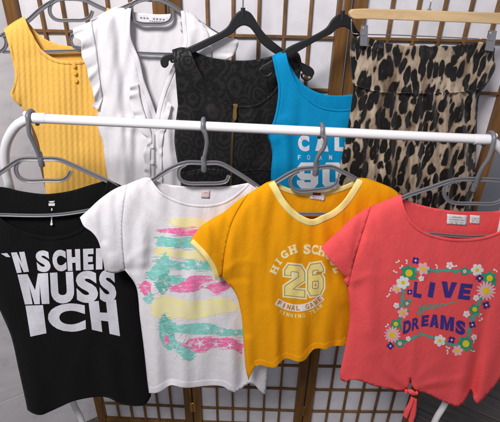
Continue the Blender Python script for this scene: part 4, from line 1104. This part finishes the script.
frill('ruffle', [(139, 82), (141.5, 100), (147, 117), (152, 134), (151, 150), (151, 170), (152, 190)], [(131, 84), (130.5, 99), (135, 113), (141, 128), (149, 138), (144.5, 147), (145, 162), (146, 190)], .0045, 9, .0035)
frill('ruffle', [(168, 100), (162.5, 118), (159, 134), (158.5, 160), (159, 190)], [(172, 103), (167, 121), (163, 136), (162, 160), (163, 190)], .003, 7, .003)
band('placket', cl, [(154.5, 134), (154.5, 250)], 5, C_BLOUSE, t, lift=.0022)
for c in ((152, 146), (152, 162), (152, 178)):
    w = cl.surf(c[0], c[1], .0045); bm = bmesh.new()
    bmesh.ops.create_cone(bm, cap_ends=True, segments=18, radius1=.005, radius2=.0044, depth=.002, matrix=Matrix.Translation(Vector([float(a) for a in w])) @ Matrix.Rotation(math.pi/2, 4, 'X'))
    obj('button', bm, BTN_W, t, sharp=30)
def btx(bm):
    for i in range(8):
        if i in (3,): continue
        px_poly(bm, tagpoly((141+i*3.2, 17.6+.25*i), 1.8, 1.2, random.uniform(-15, 15)))
    for i in range(7): px_poly(bm, tagpoly((150+i*2.2, 20.8+.1*i), 1.3, .6, 0))
art('label_print', clb, btx, TXT, t, lift=.0014, back=True)
g = art('care_tag', clb, lambda bm: px_poly(bm, [(177.5, 20), (180, 19.6), (182.5, 30), (180.6, 31)]), LABEL, t, lift=.006, back=True); solidify(g, .0005)

# ---- black hangers
def black_hanger(label, plane, poly, curls, apex, hook_mat):
    t = thing('hanger', label, 'hanger', plane.at(*apex), 'black plastic hangers')
    o = obj('hanger_body', prism(plane, outline(poly, step=1.5), .0075), P_BLACK, t, smooth=False); bevel(o, .0022, 3)
    for pth in curls:
        bm = bmesh.new(); c = cr(pth, .7); tube_bm(bm, plane.at(c[:, 0], c[:, 1]), [.0024]*len(c), 10); obj('end_curl', bm, P_BLACK, t, sharp=50)
    bm = bmesh.new(); a = plane.at(*apex); tube_bm(bm, [a+np.array([0, 0, -.012]), a+np.array([0, 0, .006])], .0048, 14); obj('hook_collar', bm, P_BLACK, t, sharp=40)
    wire_hook(t, plane, apex[0], apex[1], hook_mat)
    return t
black_hanger('black plastic hanger holding the black zip top', PB3,
    [(243, 9.5), (238, 12), (233, 17), (228, 26), (222, 31), (206, 39), (190, 46.5), (174, 52.5), (164, 55.5), (160.5, 60), (161.5, 66), (165, 68), (168.5, 65), (169, 60.5), (176, 58.5), (192, 53.5), (210, 45), (224, 38), (233, 33), (238, 28), (243.5, 25.5), (249.5, 27.5), (255, 34), (260, 42), (270, 50.5), (285, 60), (299, 68.5), (302, 72), (307, 75.5), (311.5, 76.5), (314, 74), (313.5, 70), (310, 66.5), (301, 62), (288, 52.5), (277.5, 45), (266, 35), (259, 26), (255, 19), (250, 12.5), (243, 9.5)],
    [[(172, 57.5), (171, 60), (172.3, 62), (174.5, 60.5), (174.3, 58)], [(312.5, 74), (311, 78), (307, 80), (302.8, 78), (301.6, 74.5), (304, 73.5)]], (243, 11), CHROME)
black_hanger('black plastic hanger holding the turquoise tank top', PB4,
    [(342.5, 13), (337, 15), (332, 19.5), (327, 27), (320, 32), (305, 39.5), (288, 47.5), (276, 57), (267, 63), (261.5, 66.5), (261, 69.5), (264, 71), (268.5, 69), (276, 66), (289, 57), (305, 47.5), (322, 38), (331, 34), (337, 28.5), (343.5, 27), (349, 29.5), (353, 35.5), (360, 42), (372, 50), (388, 58.5), (400, 65), (404, 69), (410, 67), (408, 60), (396, 53), (380, 44), (366, 37), (357, 30), (352, 20.5), (348, 15.5), (342.5, 13)],
    [[(262.5, 67.5), (260.2, 70), (260.5, 74), (264, 76.4), (269, 75.6), (272, 72), (270.8, 69), (268.2, 70)], [(405, 66), (409, 70), (407, 75), (402, 74)]], (342.5, 14), CHROME)

# ---- black zip top
t = garment('sleeveless_top', 'black floral brocade sleeveless top with brass front zip', 'top', PB3, 240, 250)
nk = [(190, 48.5), (193, 58), (197.5, 68), (203, 78), (210, 88), (217.5, 96.5), (225, 102), (234, 105.2), (246, 106), (257, 104), (268, 97), (276, 88), (281.5, 75), (284.5, 60), (286, 50)]
stR = [(286, 50), (294, 50), (299, 54), (302, 65)]; ahR = [(302, 65), (299, 85), (301, 106)]; sdR = [(301, 106), (304, 138), (300, 190), (297, 250)]
hem = [(297, 250), (240, 254), (185, 250)]; sdL = [(185, 250), (181, 185), (178.5, 168), (174.5, 140), (178, 106)]
ahL = [(178, 106), (176, 82), (174.5, 63), (172, 50)]; stL = [(172, 50), (181, 47.5), (190, 48.5)]
cl = Cloth(PB3, [stR, sdR, sdL, stL], T=.013, w=5, waves=.0014, seed=61, wl=(30, 100), folds=[([(200, 90), (206, 130), (202, 165)], -.003, 5), ([(262, 105), (262, 160)], -.003, 5), ([(210, 115), (222, 140), (226, 170)], .004, 9), ([(250, 120), (246, 160)], .003, 9), ([(183, 172), (210, 168), (232, 171)], -.0035, 2)])
panel('front_panel', cl, outline(nk, stR, ahR, sdR, hem, sdL, ahL, stL), BROC, t)
bk = [(190, 48.5), (200, 54), (216, 58.5), (246, 60.5), (270, 56.5), (286, 50)]
panel('back_panel', cl, outline(bk, stR, ahR, sdR, hem, sdL, ahL, stL), BROC, t, back=True)
band('neck_binding', cl, nk[::-1], -2.4, BROC, t, lift=.0014)
band('peplum_seam', cl, [(180, 173), (205, 168.5), (232, 171), (260, 169), (300, 174)], 1.6, BROC, t, lift=.0016)
zp = [(235.2, 106), (234, 116), (232.8, 130), (231.6, 160), (231, 190), (231, 250)]
band('zip_tape', cl, [(x+1.6, y) for x, y in zp], 3.2, plain('zip_tape', (.012, .011, .011, 1), .6), t, lift=.0016)
bm = bmesh.new(); c = cr(zp, 1.3)
for i, (u, v) in enumerate(c):
    w = cl.surf(u, v, .0024); add_box(bm, w+np.array([.0006*(1 if i % 2 else -1), 0, 0]), (.0034, .0016, .0019))
zt = obj('zip_teeth', bm, GOLD, t, smooth=False)
bm = bmesh.new()
pl = lambda pts, th, o: prism(Plane(cl.p.y0-.016-o, cl.p.k, None, x0=cl.p.x0), pts, th)
o = obj('zip_slider', pl(outline([(233, 104), (237.4, 104), (237, 109), (235.4, 112.5), (233.6, 109), (233, 104)], step=1), .004, .002), GOLD, zt, smooth=False); bevel(o, .0008, 2)
o = obj('zip_pull', pl(outline([(233.6, 108), (235.8, 108), (236.6, 118), (235, 121), (233, 118.2), (233.6, 108)], step=1), .0016, .0075), GOLD, zt, smooth=False); bevel(o, .0004, 1)

# ---- turquoise tank
t = garment('tank_top', 'turquoise blue tank top with white block letters, beside leopard skirt', 'tank top', PB4, 335, 258)
stL = [(274, 55), (279.5, 52.5), (285.5, 51.5)]; ahL = [(268, 135), (274.5, 124), (279, 106), (280.3, 88), (277.5, 72), (274, 55)]
nk = [(285.5, 51.5), (289, 66), (295, 81), (303, 93), (313, 102), (324, 107.5), (345, 109.5), (362, 104), (378, 88), (386, 55)]
stR = [(386, 55), (398, 60)]; ahR = [(398, 60), (393, 110), (404, 136)]; sdR = [(404, 136), (400, 190), (396, 262)]
hem = [(396, 262), (336, 266), (279, 262)]; sdL = [(279, 262), (273, 200), (271, 176), (272.3, 152), (268, 135)]
cl = Cloth(PB4, [stL, stR, sdL, sdR], T=.012, w=4.5, waves=.0018, seed=71, wl=(22, 130), folds=[([(284, 120), (288, 170), (290, 220)], .005, 5), ([(280, 130), (282, 190)], -.003, 4), ([(300, 112), (296, 150), (294, 190)], -.004, 6), ([(342, 120), (342, 190)], .004, 7), ([(275, 140), (290, 128), (300, 112)], .002, 5)])
panel('front_panel', cl, outline(nk, stR, ahR, sdR, hem, sdL, ahL, stL), C_BLUE, t)
bk = [(285.5, 51.5), (290.5, 66), (298, 78), (307, 87), (325, 94.5), (347, 95), (365, 90), (380, 72), (386, 55)]
panel('back_panel', cl, outline(bk, stR, ahR, sdR, hem, sdL, ahL, stL), C_BLUE, t, back=True)
band('neck_binding', cl, nk[::-1], -2.0, C_BLUE, t, lift=.0014)
band('armhole_binding', cl, ahL[::-1], 2.0, C_BLUE, t, lift=.0013)
I_WB = brush_mat('worn_white_print', (.66, .70, .78, 1), .2)
def c1(bm):
    for ch, a, b in (('C', 298, 309.3), ('A', 315.2, 328.5), ('L', 334.4, 345.6)):
        letter_quad(bm, ch, (a, 134.8), (b, 135.4), (a, 150.8), (b, 151.6), .07)
art('lettering', cl, c1, I_WHITE, t)
def c2(bm):
    for ch, x in (('F', 299.3), ('O', 308.5), ('R', 320.5), ('N', 330.5)): letter_at(bm, ch, (x, 157.3), 3.0, 4.6, 0, 0, .0)
art('small_lettering', cl, c2, I_WHITE, t)
NINE = [(-x, -y) for x, y in SIX]; NINEH = [(-x, -y) for x, y in SIXH]
ZERO = [(.62, -1), (1, -.62), (1, .62), (.62, 1), (-.62, 1), (-1, .62), (-1, -.62), (-.62, -1)]; ZH = [(.3, -.58), (.38, -.5), (.38, .5), (.3, .58), (-.3, .58), (-.38, .5), (-.38, -.5), (-.3, -.58)]
art('number_print', cl, lambda bm: (digit(bm, NINE, (307.5, 175.5), 20, 25, 0, .6, NINEH), digit(bm, ZERO, (332.5, 175.5), 19, 25, 0, .6, ZH)), I_WB, t)

# ---- leopard skirt on wooden clip hanger
t = thing('hanger', 'pale wooden clip hanger holding the leopard skirt', 'hanger', PB5.at(428, 14))
PBW = Plane(BY-.012, KB, None, x0=PB5.x0)
o = obj('hanger_bar', prism(PBW, outline([(352, 9.2), (365, 8.6), (400, 9.4), (430, 10.2), (470, 11.6), (500, 12.8), (512, 13.5), (514, 19), (512, 25), (500, 24.2), (470, 22.7), (430, 21.2), (400, 20.2), (365, 18.9), (353, 18.7), (349.6, 16.5), (349.4, 11.4), (352, 9.2)], step=2), .013), W_HANG, t, smooth=False); bevel(o, .003, 3)
bm = bmesh.new()
c = cr([(351.5, 19), (351.3, 27), (352.4, 33.2), (358, 34), (400, 35.3), (440, 37), (480, 39), (500, 40), (507, 39), (508.5, 34), (508.5, 24.5)], 2); tube_bm(bm, PBW.at(c[:, 0], c[:, 1]), .0011, 8)
rod = obj('wire_rod', bm, CHROME, t)
PBC = Plane(BY-.021, KB, None, x0=PB5.x0)
for pts in ([(361.2, 25), (367.8, 25.2), (367.2, 46.4), (359.6, 46)], [(488.8, 30), (496.6, 31), (493, 51.6), (484.6, 50.6)]):
    cp = bmesh.new(); b_ = prism(PBC, pts, .004); o = obj('clip', b_, CHROME, t, smooth=False); bevel(o, .0009, 2)
    u = sum(p[0] for p in pts)/4; v = sum(p[1] for p in pts)/4
    bm = bmesh.new(); add_box(bm, PBC.at(u, v-4)+PBC.n*.0035, (.009, .003, .016)); b2 = obj('clip_lever', bm, CHROME, o, smooth=False); bevel(b2, .0008, 2)
    o2 = obj('clip', prism(Plane(BY+.006, KB, None, x0=PB5.x0), pts, .003), CHROME, t, smooth=False)
bm = bmesh.new(); a = PBW.at(429, 11); tube_bm(bm, [a+np.array([0, 0, -.004]), a+np.array([0, 0, .004])], .004, 12); obj('hook_collar', bm, CHROME, t, sharp=40)
wire_hook(t, PBW, 429, 11, CHROME, .0016)

t = garment('skirt', 'leopard print gathered skirt with wide waistband clipped to a wooden hanger', 'skirt', PB5, 405, 290)
tp = [(352, 38), (362, 35.5), (375, 40.5), (392, 44), (407, 45.5), (430, 46), (450, 46), (470, 43), (484, 42.5), (495, 47.5)]
rt = [(495, 47.5), (494, 58), (495.5, 67), (490, 79), (483.5, 89)]; lf = [(353, 86), (351, 70), (350, 52), (352, 38)]
bt = [(483.5, 89), (465, 92.3), (437, 94.3), (405, 94), (376, 92.3), (353, 86)]
gath = lambda f0, f1, n, sd: [([(x+random.Random(sd+i).uniform(-3, 3), f0+random.Random(sd+i+50).uniform(-2, 4)), (x+random.Random(sd+i).uniform(-6, 6), f1)], random.Random(sd+i+9).choice((-1, 1))*random.Random(sd+i+7).uniform(.0035, .008), random.Random(sd+i+3).uniform(1.8, 3.6), 1, .1) for i, x in enumerate(np.linspace(356, 480, n))]
cw = Cloth(PB5, [rt, lf], T=.011, w=4, waves=.0022, seed=81, wl=(30, 30), folds=gath(44, 62, 16, 100)+gath(92, 76, 16, 300)+[([(352, 45), (380, 55), (420, 56)], -.003, 3, 1, .2), ([(494, 60), (470, 58), (450, 66)], -.003, 3, 1, .2), ([(380, 50), (398, 75), (402, 92)], .003, 5)])
tp = [tp[0]]+[(float(x), float(y)+random.Random(i).uniform(-.9, .9)) for i, (x, y) in enumerate(cr(tp, 5)[1:-1])]+[tp[-1]]
panel('waistband', cw, outline(tp, rt, bt, lf), LEO, t, step=1.7)
sr = [(483, 88), (479, 97), (476, 153), (473, 204), (471, 300)]; sl = [(326, 285), (334, 205), (339, 172), (343.5, 150), (347.5, 129), (351, 108), (354, 86)]
hem = [(471, 300), (400, 296), (326, 285)]; tps = [(354, 85), (376, 91.3), (405, 93), (437, 93.3), (465, 91.3), (483, 88)]
sk = [([(x+random.Random(i).uniform(-2, 2), 93), (x+(x-415)*.12+random.Random(i+4).uniform(-5, 5), 190), (x+(x-415)*.22-8, 290)], (1 if i % 2 else -1)*random.Random(i+11).uniform(.006, .012), random.Random(i+13).uniform(2.6, 4.6), .7, 1.1) for i, x in enumerate(np.linspace(358, 478, 19))]
cs = Cloth(PB5, [sr, sl], T=.012, w=5, waves=.0012, seed=91, folds=sk)
panel('front_panel', cs, outline(tps, sr, hem, sl), LEO, t, step=1.9)
panel('back_panel', Cloth(PB5, [sr, sl, lf, rt], T=.011, w=5, waves=.002, seed=92), outline([(x, y+3) for x, y in tp], rt, sr, hem, sl, lf), LEO, t, back=True)
def cord(bm):
    c = cr([(353, 84.5), (376, 91), (405, 92.6), (437, 92.8), (465, 90.8), (483, 87.4)], .8)
    U = c[:, 0]; V = c[:, 1]+.35*np.sin(U*1.9); W_ = cw.surf(U, V, .003); tube_bm(bm, W_, .0015, 8)
bm = bmesh.new(); cord(bm); obj('waist_seam', bm, LEO, t)

# ================================================================== CAMERA / LIGHT
cam = bpy.data.cameras.new('camera'); co = bpy.data.objects.new('camera', cam); COL.objects.link(co); S.camera = co
cam.sensor_fit = 'HORIZONTAL'; cam.sensor_width = 36; cam.lens = 36*FPX/500; cam.clip_start = .02; cam.clip_end = 50
co.matrix_world = Matrix.Translation((0, 0, CAMH)) @ Matrix([[float(x) for x in r] for r in RC]).to_4x4()

w = bpy.data.worlds.new('World'); S.world = w; w.use_nodes = True
bg = w.node_tree.nodes['Background']; bg.inputs['Color'].default_value = (.92, .91, 1.0, 1); bg.inputs['Strength'].default_value = .32
def area(name, loc, target, size, energy, col):
    l = bpy.data.lights.new(name, 'AREA'); l.shape = 'DISK'; l.size = size; l.energy = energy; l.color = col
    o = bpy.data.objects.new(name, l); COL.objects.link(o); o.location = loc
    o.rotation_euler = (Vector(target)-Vector(loc)).to_track_quat('-Z', 'Y').to_euler(); return o
area('ceiling_lamp', (-.55, -.42, 2.62), (0, .85, 1.05), .5, 43, (1, .955, .94))
S.render.engine = 'CYCLES'
S.view_settings.view_transform = 'Standard'; S.view_settings.look = 'None'; S.view_settings.exposure = 0; S.view_settings.gamma = 1
